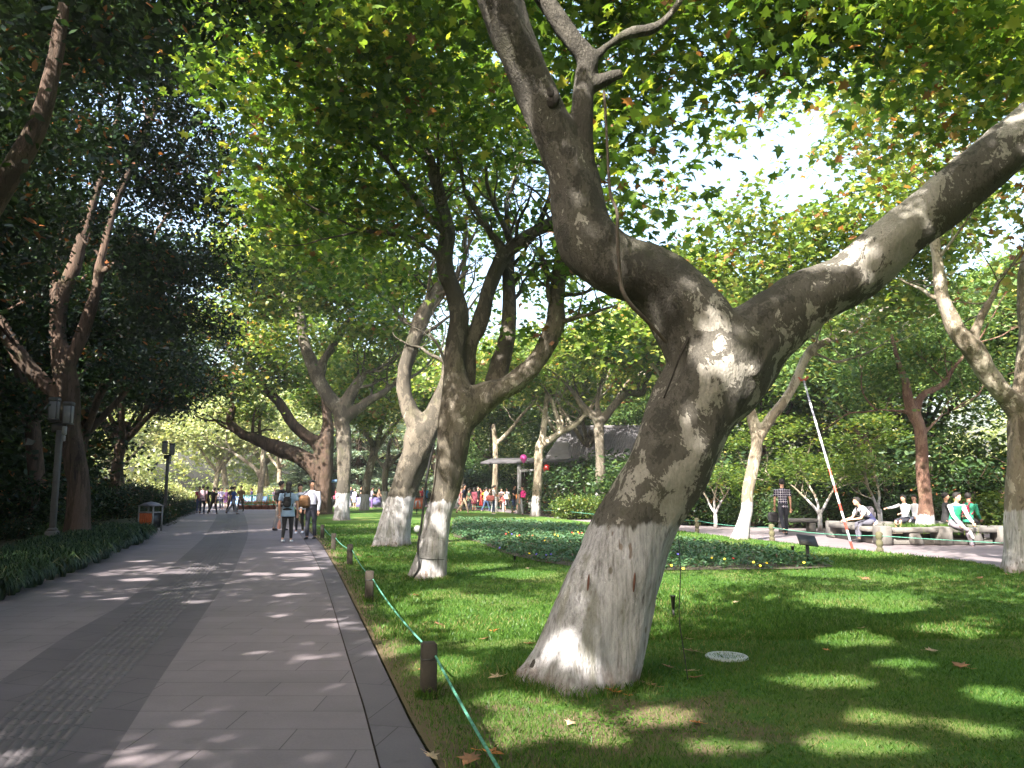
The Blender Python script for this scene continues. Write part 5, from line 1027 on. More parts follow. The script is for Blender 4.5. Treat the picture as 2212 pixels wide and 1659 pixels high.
# lamp posts
LG = mat_simple('lamp_glass', (.19, .19, .205), .35, .1, 8, bmp=0); LM = mat_simple('lamp_concrete', (.075, .073, .075), .75, .25, 8, bmp=.2)
def lamp(q, lb, s_=1.):
    t = thing('lamp_post', lb, 'lamp post', q, rz=.15); m = MB(); m.box((0, 0, .22), (.27, .27, .5), bev=.03); m.box((0, 0, .5), (.2, .2, .08), bev=.03); link('plinth', m.mesh('plinth'), t, LM)
    m = MB(); m.box((0, 0, 1.72), (.13, .13, 2.45), bev=.015); link('shaft', m.mesh('shaft'), t, LM)
    m = MB(); m.box((-.02, 0, 3.0), (.34, .10, .22), bev=.02); m.box((0, 0, 3.16), (.52, .07, .05)); link('bracket', m.mesh('bracket'), t, BLACK)
    for dx, zz in ((-.17, 3.47), (.17, 3.36)):
        b = MB(); b.box((dx, 0, zz-.02), (.19, .19, .44), bev=.012); l_ = link('lantern', b.mesh('lantern'), t, LG)
        b = MB(); b.box((dx, 0, zz+.25), (.23, .23, .10), bev=.02)
        for sx in (-1, 1):
            for sy in (-1, 1): b.box((dx+sx*.09, sy*.09, zz-.02), (.022, .022, .46))
        b.box((dx, 0, zz-.25), (.215, .215, .035)); link('frame', b.mesh('frame'), l_, LM)
    b = MB(); b.box((.14, -.09, 2.93), (.10, .10, .22), bev=.02); b.box((.14, -.09, 2.74), (.07, .07, .16), bev=.02); link('loudspeaker', b.mesh('ls'), t, GREYP); return t
lp = lamp(G(110, 1188), 'concrete lamp post with two square lanterns before the forked camphor')
o = clone(lp, P(357, 1090, 38)*np.array([1, 1, 0]), label='distant lamp post in the shaded trees above the litter bin')
# litter bin
q = P(324, 1130, 27.6)*np.array([1, 1, 0]); bn = thing('litter_bin', 'orange slatted litter bin with grey domed roof at the left kerb', 'bin', q, rz=-.35); bn.scale = (.86,)*3; OR = mat_simple('orange_slat', (.52, .12, .035), .6, .2, 10)
for i in range(6):
    m = MB(); m.box((-.29+i*.116, -.22, .50), (.10, .03, .54), bev=.008); link('slat', m.mesh('slat'), bn, OR)
m = MB(); m.box((0, 0, .48), (.66, .40, .58)); m.box((0, 0, .1), (.5, .3, .25)); link('body', m.mesh('body', False), bn, BLACK)
m = MB()
for sx in (-1, 1):
    for sy in (-1, 1): m.box((sx*.36, sy*.24, .55), (.05, .05, 1.0))
m.box((0, -.24, .79), (.72, .04, .05)); m.box((0, .24, .79), (.72, .04, .05)); m.box((-.36, 0, .79), (.04, .48, .05)); m.box((.36, 0, .79), (.04, .48, .05)); link('frame', m.mesh('frame', False), bn, GREYP)
m = MB(); m.add([(-.42, -.30, 1.04), (.42, -.30, 1.04), (.42, .30, 1.04), (-.42, .30, 1.04), (-.24, -.12, 1.17), (.24, -.12, 1.17), (.24, .12, 1.17), (-.24, .12, 1.17), (0, 0, 1.22)], [[3, 2, 1, 0], [0, 1, 5, 4], [1, 2, 6, 5], [2, 3, 7, 6], [3, 0, 4, 7], [4, 5, 8], [5, 6, 8], [6, 7, 8], [7, 4, 8]]); link('roof', m.mesh('roof', False), bn, mat_simple('bin_roof', (.13, .135, .17), .4, .1, 6))

# benches
def bench(q, wd_, lb, rz=0, legs=((-.6,), (.6,)), h=.45):
    t = thing('stone_bench', lb, 'bench', q, rz); m = MB(); m.box((0, 0, h-.06), (wd_, .42, .13), bev=.02); link('seat', m.mesh('seat'), t, STONE)
    for (dx,) in legs:
        m = MB(); m.box((dx*wd_*.6, 0, (h-.125)/2-.01), (.22, .36, h-.125+.0), bev=.02); link('leg', m.mesh('leg'), t, STONE)
    return t
bench(P(1722, 1145, 28.)*np.array([1, 1, 0]), 1.35, 'plain stone bench in shade just right of the checked-shirt man')
bench(P(2175, 1143, 29.5)*np.array([1, 1, 0]), 1.7, 'stone bench under the dark-shirted sitter beside the right-edge trunk', h=.5)
X0, Xr = P(1893, 1165, 21.9)[0], P(2150, 1165, 21.9)[0]; S_ = Xr-X0
pl = thing('planter_bench', 'square stone bench built round the reddish tree, people sitting on it', 'bench', ((X0+Xr)/2, 21.9+S_/2-.3, 0)); hs = S_/2
for (cx_, cy_, a) in ((0, -hs, 0), (0, hs, 0), (-hs, 0, 1), (hs, 0, 1)):
    m = MB(); d = (S_-.5, .46, .13) if not a else (.46, S_-.5, .13); m.box((cx_, cy_, .39), d, bev=.02); link('seat_slab', m.mesh('slab'), pl, STONE)
    m = MB(); d = (S_-.5, .12, .16) if not a else (.12, S_-.5, .16); m.box((cx_*.97, cy_*.97, .075), d, bev=.02); link('curb', m.mesh('curb'), pl, STONE)
for sx in (-1, 0, 1):
    for sy in (-1, 1):
        m = MB(); m.box((sx*hs*(.98), sy*hs, .25 if sx else .24), ((.32 if sx else .38), .50, .50 if sx else .48), bev=.03); link('corner_block', m.mesh('block'), pl, STONE)
for sx in (-.5, .5):
    m = MB(); m.box((sx*hs, -hs, .17), (.30, .40, .33), bev=.03); m.v[-1][:, 0] += (.32-m.v[-1][:, 2])*(.35 if sx < 0 else .35)*(1 if sx > 0 else 1); link('support', m.mesh('support'), pl, STONE)
m = MB(); m.box((0, 0, .12), (S_-.6, S_-.6, .3)); link('planter_soil', m.mesh('psoil', False), pl, SOIL)
g = np.random.default_rng(5); C = np.stack([g.normal(0.35, .5, 2600), g.normal(-.6, .45, 2600), np.full(2600, .27)], 1); V, F = blade_mesh(C, .22, .012, g); m = MB(); m.add(V, [F]); link('planter_grass', m.mesh('pg', False, g.uniform(.4, .9, len(C))), pl, GRASS)

# barriers and stalls at the far end of the path
BLU = mat_simple('barrier_blue', (.18, .30, .55), .6, .2, 3); TEAL = mat_simple('barrier_teal', (.10, .42, .36), .6, .25, 5); FLR = mat_simple('red_flowers', (.42, .10, .06), .8, .5, 12)
def barrier(px0, px1, Y, lb):
    a, b = P(px0, 1090, Y), P(px1, 1090, Y); wd_ = b[0]-a[0]; t = thing('barrier', lb, 'barrier', ((a[0]+b[0])/2, Y, 0)); m = MB(); m.box((0, 0, .98), (wd_, .06, .07)); m.box((0, 0, .30), (wd_, .06, .06))
    for k in range(int(wd_/.22)): m.box((-wd_/2+.1+k*.22, 0, .62), (.06, .03, .66))
    link('railing', m.mesh('railing', False), t, TEAL)
    for s_ in (-1, 1):
        m = MB(); m.box((s_*(wd_/2-.05), 0, .5), (.08, .08, 1.0)); m.box((s_*(wd_/2-.05), 0, .03), (.10, .5, .05)); link('foot', m.mesh('foot', False), t, GREYP)
barrier(522, 556, 60, 'teal railing barrier left of the far sunlit tree'); barrier(576, 600, 60, 'short teal railing barrier right of the far sunlit tree')
POT = mat_simple('terracotta', (.30, .13, .08), .8, .2, 8)
def pot():
    t = thing('flower_pot', '', 'flower pot'); m = MB(); m.lathe([(.13, 0), (.18, .26), (.2, .27), (.2, .31)], n=12); link('pot', m.mesh('pot'), t, POT)
    g = np.random.default_rng(2); link('foliage', crown_mesh('potplant', [(0, 0, .45, .2, .2, .17)], 14, 14, .1, .07, T_QUAD, gaps=False, zmin=.2, seed=3), t, LEAF_LIME)
    m = MB()
    for k in range(10): a = g.uniform(0, 6.28); m.ball((math.cos(a)*.16, math.sin(a)*.16, g.uniform(.42, .6)), .035, 6, 4)
    link('blossoms', m.mesh('bl'), t, FLR); return t
pt = pot()
for k in range(13):
    px = 520+k*6.6; p = P(px, 1094, 57.5+.4*(k % 2)); o = pt if k == 0 else clone(pt); o.location = (p[0], p[1], 0); o.rotation_euler = (0, 0, k); setp(o, 'red-flowered terracotta pot in the row before the teal barriers', 'flower pot', 'flower pots before the barriers')
def stall(px, Y, wd_, lb, c):
    p = P(px, 1090, Y); t = thing('stall_table', lb, 'table', (p[0], Y, 0)); m = MB(); m.box((0, 0, .78), (wd_, .7, .05)); link('top', m.mesh('top', False), t, c); m = MB(); m.box((0, -.34, .42), (wd_, .02, .66)); link('cloth', m.mesh('cl', False), t, c)
    for sx in (-1, 1):
        for sy in (-1, 1): m = MB(); m.box((sx*(wd_/2-.05), sy*.28, .38), (.04, .04, .76)); link('leg', m.mesh('leg', False), t, GREYP)
stall(540, 70, 3.2, 'blue-draped table beyond the teal barriers', BLU); stall(797, 62, 2.0, 'low violet-draped table in the far crowd left of the leaning trunks', mat_simple('violet_cloth', (.20, .18, .42), .8, .2, 3))
q = P(717, 1100, 46)*np.array([1, 1, 0]); t = thing('notice_box', 'black notice box on a pole between the pair of plane trees', 'sign', q); m = MB(); m.box((0, 0, 1.45), (.30, .14, .75), bev=.02); link('box', m.mesh('box', False), t, BLACK); m = MB(); m.box((.03, 0, 1.92), (.42, .16, .16)); link('cap', m.mesh('cap', False), t, BLU); m = MB(); m.tube([(0, 0, 0), (0, 0, 1.1)], .04, 8); link('pole', m.mesh('pl'), t, BLACK)
q = P(903, 1097, 57)*np.array([1, 1, 0]); t = thing('poster_stand', 'orange and white poster stand near the blue-jacketed person', 'sign', q); m = MB(); m.box((0, 0, .45), (.72, .05, .8), rx=-.12); link('panel', m.mesh('panel', False), t, mat_simple('orange_poster', (.62, .16, .08), .7, .1, 3)); m = MB(); m.tube([(-.2, -.08, .15), (-.12, -.085, .62), (.1, -.085, .62), (.16, -.08, .2)], .06, 6); link('print', m.mesh('print'), t, WHITEW); m = MB(); m.box((0, 0, .9), (.8, .3, .05)); link('shelf', m.mesh('sh', False), t, BLACK)

# ================================================================== PEOPLE
def human(H=1.70, legs=((.35, .1), (-.3, .15)), arms=((.3, .3, .08), (-.3, .3, .08)), lean=.03, yaw=0., nod=0., sit=None, sleeve='short', bottom='trousers', hair='short', fat=1.0,
          leg_out=(0., 0.), vox=.022, shirt_len=.02, cross=None, curve=0.):
    """returns meshes of one figure, facing -Y; legs: (thigh forward, knee bend); arms: (swing forward, elbow bend, out)"""
    h = H; th, shn = .245*h, .245*h
    drop = max(th*math.cos(a)+shn*math.cos(a-b) for a, b in legs) if sit is None else None
    pz = (drop + .045*h) if sit is None else sit + .075*h
    pel = np.array([0, 0, pz]); J = {}
    tl_ = lean; up = np.array([0, -math.sin(tl_), math.cos(tl_)]); up2 = np.array([0, -math.sin(tl_+curve), math.cos(tl_+curve)])
    wst = pel + up*.10*h; chest = wst + up2*.13*h; nb = chest + up2*.075*h
    neck = nb + np.array([0, -math.sin(nod*.5+tl_*.6), math.cos(nod*.5+tl_*.6)])*.035*h; hc = neck + rot(np.array([0, -math.sin(nod+tl_*.3), math.cos(nod+tl_*.3)])*.075*h)
    sk = MB(); sh = MB(); tr = MB(); hr = MB(); shoes = []
    sc_ = h/1.7*fat
    def torso(mb, k):
        mb.tube([pel-up*.05*h, pel, wst, chest, chest+up2*.055*h, nb], np.array([.125, .15, .128, .152, .145, .06])*sc_*k, 14, sy=.66)
    torso(sk, .86); sk.tube([nb-up2*.02*h, neck, hc-np.array([0, 0, .02*h])], .052*h/1.7, 10)
    k = h/1.7; yw = lambda v: rot(np.array(v, float)*k, rz=yaw)
    sk.ball(hc, (.078*k, .092*k, .112*k), 16, 12, rz=yaw, rx=nod*.6); sk.ball(hc+yw((0, -.03, -.065)), (.05*k, .058*k, .05*k), 12, 8, rz=yaw)
    sk.ball(hc+yw((0, -.095, -.018)), (.013*k, .02*k, .022*k), 8, 6, rz=yaw)
    for s in (-1, 1): sk.ball(hc+yw((s*.076, .005, -.01)), (.011*k, .02*k, .03*k), 8, 6, rz=yaw)
    hands = []
    for i, s in enumerate((-1, 1)):
        a, e, out = arms[i]; so = chest + up2*.045*h + np.array([s*.115*h*fat**.5, 0, 0])
        d1 = np.array([s*math.sin(out), -math.sin(a)*math.cos(out), -math.cos(a)*math.cos(out)]); el = so + d1*.175*h
        d2 = np.array([s*math.sin(out)*.2 - (s*.25*math.sin(e)), -math.sin(a+e), -math.cos(a+e)]); d2 /= np.linalg.norm(d2); wr = el + d2*.15*h
        sk.tube([so, so+d1*.09*h, el, el+d2*.04*h, wr, wr+d2*.03*h], np.array([.043, .042, .035, .034, .024, .022])*k*fat**.5, 10)
        n2 = np.cross(d2, [1, 0, 0]); n2 /= np.linalg.norm(n2)+1e-6
        sk.tube([wr, wr+d2*.03*h, wr+d2*.055*h], np.array([.024, .035, .03])*k, 10, sy=.55); hands.append((wr+d2*.05*h, d2, n2, s))
        if sleeve == 'none': pass
        else:
            L_ = {'short': [so-d1*.01*h, so+d1*.06*h, so+d1*.115*h], 'long': [so-d1*.01*h, so+d1*.09*h, el, el+d2*.07*h, wr+d2*.005*h]}[sleeve]
            r_ = {'short': [.058, .058, .060], 'long': [.058, .053, .047, .045, .040]}[sleeve]
            sh.tube(L_, np.array(r_)*k*fat**.6, 12)
    torso(sh, 1.03)
    if shirt_len: sh.tube([pel-up*(shirt_len+.03)*h, pel, wst], np.array([.165+shirt_len*.3, .162, .135])*sc_, 14, sy=.72)
    sh.tube([nb-up2*.03*h, nb+up2*.008*h], np.array([.085, .062])*k, 12)
    shoe_c = []
    for i, s in enumerate((-1, 1)):
        a, b = legs[i]; o_ = leg_out[i]; hp = pel + np.array([s*.052*h, 0, -.01*h]); lat = np.array([s*math.sin(o_), 0, 0])
        d1 = np.array([0, -math.sin(a), -math.cos(a)])*math.cos(o_) + lat; kn = hp + d1*th; d2 = np.array([0, -math.sin(a-b), -math.cos(a-b)])
        if cross is not None and i == cross: d2 = np.array([-s*.92, -.15, -.3]); d2 /= np.linalg.norm(d2)
        an = kn + d2*shn
        sk.tube([hp, hp+d1*th*.5, kn, kn+d2*shn*.4, an], np.array([.075, .066, .046, .046, .033])*k*fat**.5, 10)
        f_ = np.array([0, -1, 0]) if abs(a-b) < .5 or sit is not None else np.array([0, -math.cos(a-b), math.sin(a-b)])
        if cross is not None and i == cross: f_ = np.array([0, -.6, -.8])
        sole = an - np.array([0, 0, .03*h]); sk.tube([an, an-np.array([0, 0, .015*h]), sole+f_*.05*h], np.array([.033, .035, .028])*k, 8)
        if bottom == 'trousers': tr.tube([hp+np.array([-s*.015*h, 0, .03*h]), hp+d1*th*.3, hp+d1*th*.7, kn, kn+d2*shn*.4, kn+d2*shn*.93], np.array([.096, .092, .074, .064, .06, .055])*k*fat**.6, 12)
        elif bottom == 'leggings': tr.tube([hp+np.array([-s*.015*h, 0, .03*h]), hp+d1*th*.4, kn, kn+d2*shn*.35, kn+d2*shn*.92], np.array([.092, .08, .054, .054, .037])*k*fat**.6, 12)
        elif bottom == 'shorts': tr.tube([hp+np.array([-s*.015*h, 0, .03*h]), hp+d1*th*.5, hp+d1*th*.95], np.array([.096, .09, .082])*k*fat**.6, 12)
        m = MB(); m.tube([an+f_*-.025*h+np.array([0, 0, -.012*h]), an+f_*.0*h+np.array([0, 0, -.016*h]), an+f_*.05*h+np.array([0, 0, -.024*h]), an+f_*.095*h+np.array([0, 0, -.03*h]), an+f_*.115*h+np.array([0, 0, -.033*h])], np.array([.03, .046, .045, .04, .018])*k, 12, sy=1.0)
        V = m.v[-1]; zlo = an[2]-.045*h
        if not (cross is not None and i == cross): V[:, 2] = np.maximum(V[:, 2], zlo)
        shoes.append(m)
    if bottom == 'skirt': tr.tube([wst, pel, pel-np.array([0, 0, .1*h]), pel-np.array([0, -.0, .22*h])], np.array([.125, .17, .2, .235])*sc_, 16, sy=.8)
    else: tr.tube([pel-np.array([0, 0, .045*h]), pel+np.array([0, 0, .0]), pel+up*.06*h], np.array([.12, .162, .14])*sc_, 14, sy=.74)
    hr.ball(hc+yw((0, .022, .026)), (.092*k, .098*k, .104*k), 16, 12, rz=yaw, rx=nod*.6); hr.ball(hc+yw((0, -.038, .078)), (.074*k, .054*k, .044*k), 12, 8, rz=yaw)
    if hair == 'long':
        hr.tube([hc+yw((0, .05, .04)), hc+yw((0, .075, -.05)), hc+yw((0, .085, -.15)), hc+yw((0, .08, -.24))], np.array([.075, .08, .07, .035])*k, 12, sy=.6)
    if hair == 'tail':
        hr.ball(hc+yw((0, .11, .03)), .03*k); hr.tube([hc+yw((0, .11, .03)), hc+yw((0, .15, -.04)), hc+yw((0, .14, -.14))], np.array([.03, .034, .012])*k, 8)
    # keep the face clear of hair
    def build(mb, nm, v): return remesh(mb.mesh(nm), v, 2)
    body = build(sk, 'body', vox*.8); V, F = mesh_arrays(body); bb = MB(); bb.add(V, F)
    for w_, d, n2, s in hands:
        sd = np.cross(d, n2)
        for q in range(4):
            o_ = (q-1.5)*.016*k; L_ = (.062, .075, .07, .055)[q]*k; c = w_+sd*o_
            bb.tube([c-d*.01, c+d*L_*.45-n2*.004, c+d*L_*.8-n2*.02*k, c+d*L_*.95-n2*.036*k], np.array([.0095, .009, .0085, .007])*k, 6)
        c = w_-d*.035*k+sd*.03*k*-s; bb.tube([c, c+sd*-s*.02*k+d*.02*k, c+sd*-s*.022*k+d*.045*k-n2*.01], np.array([.012, .011, .008])*k, 6)
    out = {'body': bb.mesh('body'), 'shirt': build(sh, 'shirt', vox), 'bottoms': build(tr, 'bottoms', vox), 'hair': build(hr, 'hair', vox*.7)}
    out['shoes'] = [build(m, 'shoe', .014) for m in shoes]
    out['J'] = dict(pel=pel, wst=wst, chest=chest, nb=nb, hc=hc, hands=[w[0] for w in hands], k=k, up=up2, yaw=yaw)
    return out
def col_obj(name, me, parent, c, mat=CLOTH):
    o = link(name, me, parent, mat); o.color = (*c, 1); return o
def person(fig, loc, rz, label, shirt, bottoms, shoes=(.05, .05, .06), hair=(.015, .012, .011), group=None, sname='shirt', bname='trousers'):
    t = thing('person', label, 'person', loc, rz, group); link('body', fig['body'], t, SKIN); col_obj(sname, fig['shirt'], t, shirt); col_obj(bname, fig['bottoms'], t, bottoms)
    h_ = col_obj('hair', fig['hair'], t, hair, HAIR)
    for m in fig['shoes']: col_obj('shoe', m, t, shoes)
    return t
EYE = mat_simple('eye_dark', (.02, .015, .012), .4, .1, 9, bmp=0); LIP = mat_simple('lip', (.30, .11, .09), .6, .1, 9, bmp=0)
def face(fig, t):
    J = fig['J']; k = J['k']
    for s in (-1, 1): m = MB(); m.ball(J['hc']+rot(np.array([s*.03, -.083, .004])*k, rz=J['yaw']), (.011*k, .006*k, .006*k), 8, 5, rz=J['yaw']); link('eye', m.mesh('eye'), t, EYE)
    m = MB(); m.ball(J['hc']+rot(np.array([0, -.087, -.058])*k, rz=J['yaw']), (.02*k, .008*k, .006*k), 8, 5, rz=J['yaw']); link('mouth', m.mesh('mouth'), t, LIP)
def bagmesh(c, d, rz=0, bev=.04): m = MB(); m.box(c, d, rz=rz, bev=bev); return remesh(m.mesh('bag'), .02, 4)
def backpack(fig, t, c, label, name='backpack', sz=1.0, loose=0., straps=True):
    """a separate thing carried on the back"""
    J = fig['J']; k = J['k']; o = thing(name, label, 'backpack', t.location, t.rotation_euler[2]); cc = J['chest']*.62+J['wst']*.38 + np.array([0, .165*k, -loose])
    col_obj('bag', bagmesh(cc, (.30*sz, .17*sz, .40*sz), bev=.08), o, c); col_obj('pocket', bagmesh(cc+np.array([0, .09*sz, -.07*sz]), (.22*sz, .06*sz, .2*sz), bev=.03), o, tuple(min(1, q*1.3+.01) for q in c))
    for s in (-1, 1):
        m = MB(); tp = J['chest']+J['up']*.105*k*1.7*.6; a = tp+np.array([s*.085*k, .06, .02]); m.tube(spline([cc+np.array([s*.08, .0, .17*sz]), a+np.array([0, .06, .0]), a+np.array([s*.02, -.06, .0]), a+np.array([s*.03, -.13, -.10]), a+np.array([s*.03, -.12, -.24]), cc+np.array([s*.14, -.03, -.12])], 4), .014, 6); col_obj('strap', m.mesh('strap'), o, c)
    return o

def at(px, py, z=0.): q = G(px, py, z); return (q[0], q[1], z)
WH = (.72, .72, .76); NV = (.018, .022, .045); BK = (.014, .014, .016); GY = (.16, .16, .18); JEAN = (.03, .055, .13)
# walking woman with pale blue shirt
f = human(1.66, legs=((.12, .05), (-.10, .25)), arms=((.05, .25, .16), (-.1, .2, .16)), sleeve='short', bottom='leggings', hair='long', shirt_len=.075, fat=1.12, vox=.016)
J = f['J']; loc = at(620, 1171); t = person(f, loc, math.pi+.04, 'person seen from behind in a loose pale blue shirt and black leggings, carrying a drink', (.25, .36, .50), BK, WH, bname='leggings')
m = MB(); m.tube([J['hc']+np.array([0, .03, -.02]), J['nb']+np.array([0, .05, .01])], .07, 10)
backpack(f, t, BK, 'small black backpack on the back of the pale blue shirt', sz=.78, loose=.06)
hnd = J['hands'][1]; q = rot(hnd, rz=math.pi+.04)+np.array(loc); bt = thing('drink_bottle', 'pink drink bottle in a hanging bag in the blue-shirted person\'s hand', 'bottle', q-np.array([0, 0, .36])); m = MB(); m.lathe([(.04, 0), (.048, .01), (.048, .17), (.02, .22), (.018, .25)], n=14); link('bottle', m.mesh('bottle'), bt, mat_simple('pink_drink', (.75, .36, .30), .4, .1, 6, bmp=0)); m = MB(); m.tube([(0, 0, .25), (.01, 0, .31), (0, 0, .36)], .01, 6); link('bag_handle', m.mesh('bh'), bt, ROPEW)
# walking man in white shirt, brown bag
f = human(1.72, legs=((.16, .12), (-.06, .1)), arms=((.2, .5, .22), (.05, .25, .16)), sleeve='long', bottom='trousers', hair='short', yaw=.75, shirt_len=0., vox=.016)
J = f['J']; loc = at(671, 1164); t = person(f, loc, -.05, 'person in white shirt and dark trousers walking towards the camera, looking aside', (.66, .66, .80), (.022, .024, .04), (.012, .011, .012)); face(f, t)
bg_ = thing('shoulder_bag', 'tan brown shoulder bag carried against the white shirt', 'bag', t.location, -.05); c = np.array([-.17, -.17, J['wst'][2]+.02]); col_obj('bag', bagmesh(c, (.34, .17, .40), rz=.5, bev=.09), bg_, (.14, .07, .03))
m = MB(); m.tube(spline([c+np.array([-.08, 0, .18]), J['nb']+np.array([-.11, -.10, -.02]), J['nb']+np.array([-.10, .02, .02]), J['nb']+np.array([-.08, .12, -.1])], 4), .014, 6); col_obj('strap', m.mesh('strap'), bg_, NV)
m = MB(); m.box(J['wst']+np.array([0, -.0, -.075]), (.30, .215, .035), bev=.01); col_obj('belt', m.mesh('belt'), t, BK)
# two people behind them
f = human(1.74, legs=((.2, .1), (-.15, .2)), arms=((.1, .3, .1), (-.1, .4, .1)), sleeve='short', yaw=-.6, vox=.018); loc = at(604, 1146)
t = person(f, loc, math.pi-.5, 'person in black tee and grey trousers, half hidden left of the blue shirt', BK, (.22, .20, .19), BK); backpack(f, t, (.02, .016, .015), 'dark backpack worn over the black tee', sz=1.0)
f = human(1.62, legs=((.1, .05), (-.1, .15)), arms=((.1, .3, .1), (0, .3, .1)), sleeve='long', bottom='leggings', hair='long', yaw=.5, vox=.018); loc = at(646, 1152)
t = person(f, loc, 0., 'person with long hair and dark vest, walking between the blue and white shirts', (.5, .52, .6), BK, WH); face(f, t)
m = MB(); J = f['J']; m.tube([J['pel'], J['wst'], J['chest'], J['nb']-np.array([0, 0, .03])], np.array([.165, .14, .160, .10]), 14, sy=.72); col_obj('vest', remesh(m.mesh('vest'), .02, 2), t, NV)
# the stroller in a checked shirt
def mat_check():
    m, nt, b = M('checked_cloth'); t = nt.nodes.new('ShaderNodeTexCoord'); s = nt.nodes.new('ShaderNodeSeparateXYZ'); L(nt, t.outputs['Object'], s.inputs[0])
    fx = mth(nt, 'LESS_THAN', mth(nt, 'FRACT', mth(nt, 'MULTIPLY', s.outputs[0], 14)), .13); fz = mth(nt, 'LESS_THAN', mth(nt, 'FRACT', mth(nt, 'MULTIPLY', s.outputs[2], 13)), .13)
    L(nt, mix(nt, mth(nt, 'MAXIMUM', fx, fz), (.022, .018, .045), (.55, .52, .58)), b.inputs['Base Color']); b.inputs['Roughness'].default_value = .85; return m
f = human(1.80, legs=((.12, .05), (-.35, .35)), arms=((-.05, .1, .12), (.15, .35, .12)), sleeve='short', yaw=0, nod=.15, vox=.018); loc = at(1694, 1155, -.012)
t = person(f, loc, math.pi-.12, 'person in dark checked shirt walking away along the right path', NV, (.012, .014, .022), BK); [o for o in t.children if o.name.startswith('shirt')][0].data.materials[0] = mat_check()
J = f['J']; q = rot(J['hands'][1], rz=math.pi-.12)+np.array(loc); b_ = thing('carrier_bag', 'black carrier bag hanging from the checked-shirt person\'s left hand', 'bag', q-np.array([0, 0, .44])); col_obj('bag', bagmesh((-.06, 0, .17), (.36, .12, .34), bev=.05), b_, BK); m = MB(); m.tube([(-.16, 0, .32), (0, 0, .46), (.06, 0, .32)], .012, 6); col_obj('handle', m.mesh('hd'), b_, BK)
# people on the planter bench
def seated(px, Y, seat, rz, label, **kw):
    p = P(px, 1130, Y); a = {k: kw.pop(k) for k in ('shirt', 'bottoms', 'shoes', 'hair_c') if k in kw}; kw.setdefault('legs', ((1.45, 1.5), (1.5, 1.4))); kw.setdefault('vox', .02)
    f = human(sit=seat, **kw); return f, person(f, (p[0], p[1], -.012), rz, label, a.get('shirt', WH), a.get('bottoms', GY), a.get('shoes', BK))
f, t = seated(1884, 22.6, .46, -1.45, 'seated person hunched forward in white and navy top, at the left end of the planter', H=1.72, lean=.55, curve=.25, nod=.35, arms=((.55, .8, .05), (.5, .95, .05)), sleeve='short', shirt=WH, bottoms=(.09, .09, .12), shoes=BK)
J = f['J']; m = MB(); m.tube([J['pel']-np.array([0, 0, .02]), J['wst'], J['chest']*.4+J['wst']*.6], np.array([.172, .15, .150]), 14, sy=.75); col_obj('jumper', remesh(m.mesh('jumper'), .02, 2), t, (.025, .028, .09)); backpack(f, t, (.05, .045, .055), 'grey backpack on the hunched person at the left end of the planter', sz=.9)
f, t = seated(1958, 24.4, .46, -1.1, 'seated person in white shirt with arm held out, left of the reddish trunk', H=1.55, lean=.1, nod=.2, arms=((1.3, .2, .2), (.6, .9, .1)), sleeve='long', shirt=WH, bottoms=(.03, .03, .045), shoes=WH, bottom='shorts')
f, t = seated(1981, 24.9, .46, -.9, 'seated person in white shirt just behind the outstretched one, by the reddish trunk', H=1.55, lean=.15, nod=.1, arms=((.3, .8, .1), (.3, .9, .1)), sleeve='long', shirt=WH, bottoms=(.05, .05, .07))
f, t = seated(2062, 21.75, .46, .12, 'seated person with green vest over white sleeves, one ankle crossed on the knee', H=1.74, lean=.18, nod=.25, curve=.1, yaw=.5, arms=((.45, .35, .0), (.5, .4, .0)), sleeve='long', shirt=WH, bottoms=(.17, .15, .18), shoes=(.5, .5, .5), legs=((1.45, 1.5), (1.05, .65)), leg_out=(.5, .0), cross=0)
J = f['J']; face(f, t); m = MB(); m.tube([J['pel']-np.array([0, 0, .02]), J['pel'], J['wst'], J['chest'], J['chest']+J['up']*.09, J['nb']-J['up']*.02], np.array([.165, .172, .148, .168, .160, .09]), 14, sy=.72); col_obj('vest', remesh(m.mesh('vest'), .018, 2), t, (.02, .30, .15))
f, t = seated(2092, 23.6, .46, 2.2, 'seated person in green jacket with back turned, behind the green-vested one', H=1.68, lean=.2, arms=((.15, .9, .12), (.2, .9, .12)), sleeve='long', shirt=(.02, .22, .13), bottoms=BK); backpack(f, t, (.30, .02, .05), 'crimson bag on the green-jacketed sitter', sz=.7)
f, t = seated(2042, 23.9, .46, 1.2, 'seated person in dark clothes, partly hidden left behind the green-vested one', H=1.66, lean=.1, arms=((.5, .8, .1), (.5, .7, .1)), sleeve='long', shirt=BK, bottoms=BK)
f, t = seated(2163, 29.3, .52, .6, 'seated person in black tee, hand at chin, on the bench by the right-edge trunk', H=1.70, lean=.15, nod=.15, yaw=.3, arms=((.5, 2.1, .05), (.6, .6, .1)), sleeve='short', shirt=BK, bottoms=(.03, .07, .16))
